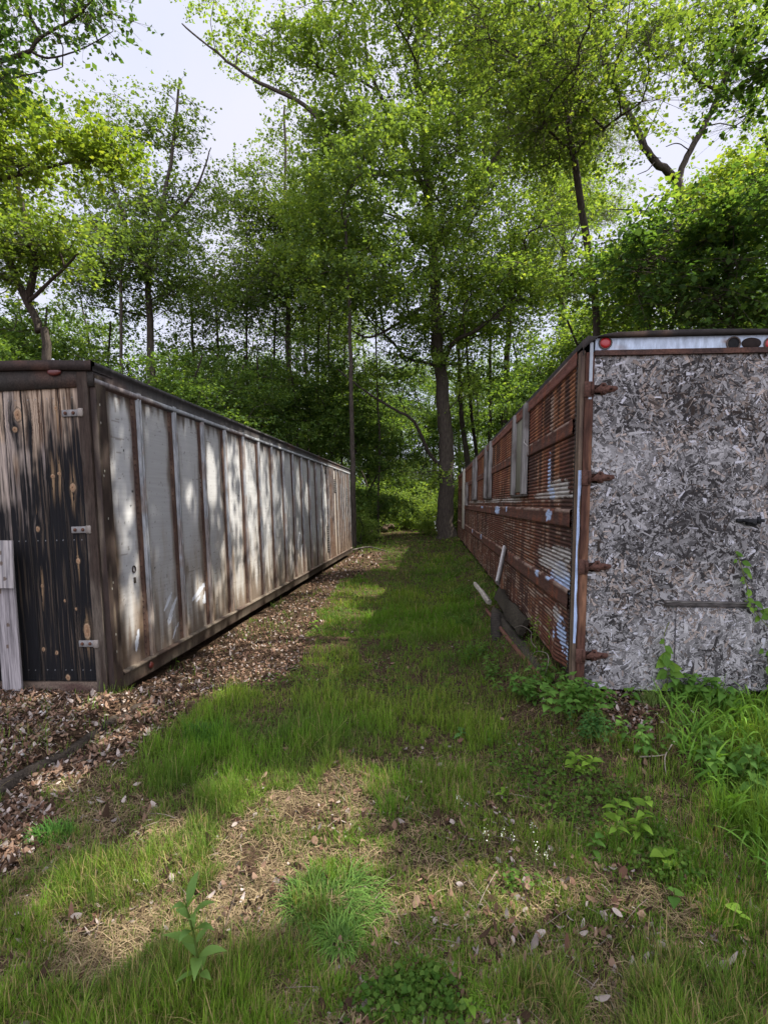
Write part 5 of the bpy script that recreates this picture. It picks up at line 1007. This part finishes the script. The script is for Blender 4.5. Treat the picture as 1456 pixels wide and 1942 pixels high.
# tall broad grass by the chipboard
r_ = np.random.RandomState(60); n = 5200; px = r_.uniform(1215, 1850, n); py = r_.uniform(1300, 1700, n); k = inpoly(px, py + 40 * (fbm(px * .02, py * .02, 2) - .5), [(1225, 1330), (1290, 1300), (1900, 1260), (1950, 1720), (1500, 1640), (1390, 1540), (1310, 1470), (1265, 1390)]); px, py = px[k], py[k]
pts = np.array([PG(a, b_, .15) for a, b_ in zip(px, py)]); n = len(pts); pts[:, 2] = gz(pts[:, 0], pts[:, 1]); a = r_.rand(n) * 6.283; ln = .25 + .45 * r_.rand(n); d = unit(np.stack([np.cos(a) * ln, np.sin(a) * ln - .1, np.ones(n)], 1)); sd = unit(np.cross(d, r_.randn(n, 3)))
c_ = mixc(np.tile(C(.09, .20, .03), (n, 1)), C(.18, .32, .045), r_.rand(n)); L_ = .16 + .24 * r_.rand(n); ok = (pts[:, 1] < 4.0); V_, Q_, C_ = strips(pts[ok], d[ok], sd[ok], L_[ok], .0035 + .0045 * r_.rand(ok.sum()), .35 + .5 * r_.rand(ok.sum()), [.6, 1, 1, .8, .45, .05], c_[ok] * .85, c_[ok] * 1.15, fold=.3); tag(mesh('tall_grass', V_, [Q_], M_GRASS, col=C_), kind='stuff')
# tufts
def tuft(name, label, px, py, n, L0, sp, ga, gb, seed, wd=.0022, cat='grass tuft', lean=.7):
    r_ = np.random.RandomState(seed); p = PG(px, py, 0); p[2] = gz(p[0], p[1]); a = r_.rand(n) * 6.283; rr_ = sp * np.sqrt(r_.rand(n)); b0 = np.stack([p[0] + rr_ * np.cos(a), p[1] + rr_ * np.sin(a) * .8, np.zeros(n)], 1); b0[:, 2] = gz(b0[:, 0], b0[:, 1]); a2 = a + r_.randn(n) * .8; ln = lean * (.3 + r_.rand(n)); d = unit(np.stack([np.cos(a2) * ln + .15 * np.sin(seed), np.sin(a2) * ln, np.ones(n)], 1)); L0 = L0 * (.45 + 1.1 * vnoise(b0[:, 0] * 14, b0[:, 1] * 14)); sd = np.stack([-np.sin(a2), np.cos(a2), np.zeros(n)], 1)
    c_ = mixc(np.tile(np.array(ga, float), (n, 1)), np.array(gb, float), r_.rand(n)); V_, Q_, C_ = strips(b0, d, sd, L0 * (.5 + .7 * r_.rand(n)), wd * (.6 + .6 * r_.rand(n)), .5 + .6 * r_.rand(n), [.8, 1, .9, .7, .4, .05], c_ * .8, c_ * 1.2); return tag(mesh(name, V_, [Q_], M_GRASS, col=C_), label, cat)
tuft('grass_tuft', 'big arching blue green grass tuft on the bare dry patch', 630, 1710, 1000, .19, .19, (.065, .15, .03), (.17, .28, .06), 70, wd=.0022, lean=1.0)
tuft('grass_tuft', 'smaller blue green tuft joined to the near side of the big tuft', 650, 1790, 350, .17, .06, (.075, .165, .03), (.17, .28, .06), 71, wd=.0026, lean=.9)
tuft('grass_tuft', 'upright dark green tuft at the left edge of the lane nearest the leaf strip', 390, 1400, 900, .22, .14, (.05, .14, .025), (.09, .20, .03), 72, lean=.3)
tuft('grass_tuft', 'dark tuft in the turf nearest the edging timber', 100, 1590, 500, .13, .10, (.05, .14, .025), (.09, .20, .03), 73, lean=.4)
tuft('grass_tuft', 'bright yellowish tuft near the bottom of the picture in the turf', 930, 1900, 350, .10, .06, (.15, .28, .03), (.22, .36, .05), 74, lean=.4)
tuft('grass_tuft', 'tuft of pale long blades at the foot of the chipboard', 1235, 1400, 160, .30, .08, (.14, .22, .06), (.20, .28, .08), 75, lean=.35)
# white flower heads
def flower(px, py, label, seed):
    r_ = np.random.RandomState(seed); p = PG(px, py + 80, 0); p[2] = gz(p[0], p[1]); o = empty('white_flower', tuple(p), label, 'flower', 'white flower heads in the turf'); g = MB(); top = np.array([r_.randn() * .01, 0, .17]); g.tube(bez(np.zeros(3), np.array([0, 0, .09]), top, 6), .0011, 4, C(.14, .2, .05)); g.build('stem', M_LEAF, o)
    n = 16; c_ = top + r_.randn(n, 3) * np.array([.007, .007, .018]); V_, Q_, C_ = leaf_quads(c_, .0055, r_, np.tile(C(.60, .62, .48), (n, 1))); mesh('petals', V_, [Q_], M_DEAD, o, C_)
for i, (px, py) in enumerate([(912, 1562), (945, 1560), (972, 1572), (1002, 1545), (1015, 1600), (1032, 1610), (878, 1498), (862, 1485)]): flower(px, py, 'thin stalk with a white flower head in the shaded turf', i)
# sticks
def stick(pts, rad, label, c0=(.30, .25, .20)):
    P = []
    for a, b_ in pts:
        p = PG(a, b_, .02)
        for _ in range(3): p = PG(a, b_, float(gz(p[0], p[1])) + .012)
        P.append(p)
    g = MB(); P = smooth_path(P, 18); g.tube(P, np.linspace(rad, rad * .5, 18), 7, C(*c0)); tag(g.build('stick', M_WOOD, smooth=True), label, 'stick')
stick([(1278, 1405), (1262, 1430), (1260, 1450), (1263, 1470)], .005, 'thin curved pale stick upright on the bare soil by the tall grass')
stick([(1210, 1435), (1240, 1434), (1262, 1431)], .005, 'short straight grey stick lying flat on the bare soil')
stick([(1224, 1895), (1242, 1860), (1262, 1845), (1285, 1840), (1292, 1830)], .004, 'crooked grey stick in the grass at the bottom of the picture')
stick([(52, 1412), (58, 1398), (75, 1385)], .006, 'bent pale twig on the leaves between the door and the edging timber')
stick([(10, 1515), (60, 1480), (95, 1440)], .005, 'long thin twig lying across the edging timber')
# pale stones
r_ = np.random.RandomState(80)
for i, (px, py, sz, lab) in enumerate([(82, 1353, .030, 'large flat pale stone before the plank door'), (188, 1362, .016, 'white pebble in the sunny spot below the trailer corner'), (107, 1330, .014, 'small white pebble nearest the door sill'), (40, 1432, .026, 'greenish flat stone beside the edging timber'), (60, 1434, .028, 'rounded pale stone beside the edging timber'), (195, 1338, .016, 'pebble tucked under the trailer corner'), (40, 1384, .012, 'tiny pale pebble among leaves left of the flat stone')]):
    p = PG(px, py, .08)
    for _ in range(3): p = PG(px, py, float(gz(p[0], p[1])))
    th_, ph_ = np.meshgrid(np.linspace(0, 2 * np.pi, 17), np.linspace(.01, np.pi - .01, 9), indexing='ij'); P = np.stack([np.cos(th_) * np.sin(ph_), .8 * np.sin(th_) * np.sin(ph_), .5 * np.cos(ph_)], -1); k = (1 + .35 * (fbm(P[..., 0] * 2 + i * 3, P[..., 1] * 2 + P[..., 2] * 2, 3) - .5))[..., None]; k[-1] = k[0]; g = MB(); g.grid(P * k * sz, np.ones(P.shape) * np.array([.42, .40, .38]), flip=True); o = tag(g.build('stone', M_STONE, smooth=True), lab, 'stone'); o.location = (p[0], p[1], p[2] + sz * .25)
# rotten log pile at the end of the lane
for i, (A, B_, rad, lab) in enumerate([((700, 1012, 30), (735, 1004, 30), .16, 'dark fallen log lying at the far end of the lane'), ((722, 1004, 30), (746, 998, 30.4), .14, 'broken stump piece leaning on the dark fallen log'), ((722, 995, 30.2), (728, 985, 30.2), .07, 'short upright snag poking above the fallen log')]):
    a_, b2 = PY(*A), PY(*B_); g = MB(); P = smooth_path([a_, (a_ + b2) / 2 + [0, 0, .06], b2], 10); g.tube(P, rad * (1 + .25 * np.sin(np.arange(10) * 2.)), 9, C(.10, .07, .05)); tag(g.build('fallen_log', M_LOG, smooth=True), lab, 'log')
q = PY(832, 985, 27); r_ = np.random.RandomState(91); n = 90; o = empty('white_blossom', (q[0], q[1], float(gz(q[0], q[1]))), 'white blossoming plant glowing beside the big tree trunk', 'plant'); g = MB(); g.tube([(0, 0, 0), (.02, 0, .5), (.05, 0, .95)], .012, 5, C(.1, .14, .04)); g.build('stem', M_LEAF, o)
V_, Q_, C_ = leaf_quads(np.array([.03, 0, .75]) + r_.randn(n, 3) * np.array([.13, .13, .2]), .10, r_, np.tile(C(.8, .8, .75), (n, 1))); mesh('petals', V_, [Q_], M_DEAD, o, C_)
# fallen branch lying on the turf past the pale trailer
g = MB(); g.tube(smooth_path([PG(668, 1043), PG(700, 1040) + [0, 0, .05], PG(735, 1046)], 14), np.linspace(.035, .015, 14), 6, C(.14, .12, .10)); tag(g.build('fallen_branch', M_WOOD, smooth=True), 'slim fallen branch across the leaves at the far corner of the pale trailer', 'branch')

for (px, py, n, l, sp, lab, sd) in [(1215, 1420, 9, .06, .16, 'weeds filling the soil between the dense dark bush and the tall grass', 101), (1340, 1330, 12, .10, .22, 'broad leaved weeds under the batten at the foot of the chipboard', 102), (1420, 1310, 12, .10, .22, 'broad leaved weeds at the chipboard seam by the picture edge', 103), (1400, 1480, 14, .08, .3, 'tangled weeds at the near edge of the tall grass', 104), (1040, 1300, 9, .07, .15, 'leafy weed touching the end of the rusty pipe', 105)]:
    leafy('broad_weed', lab, 'weed', px, py, n, .22, 8, l, l * .3, sp, MG, seed=sd, drop=.7)
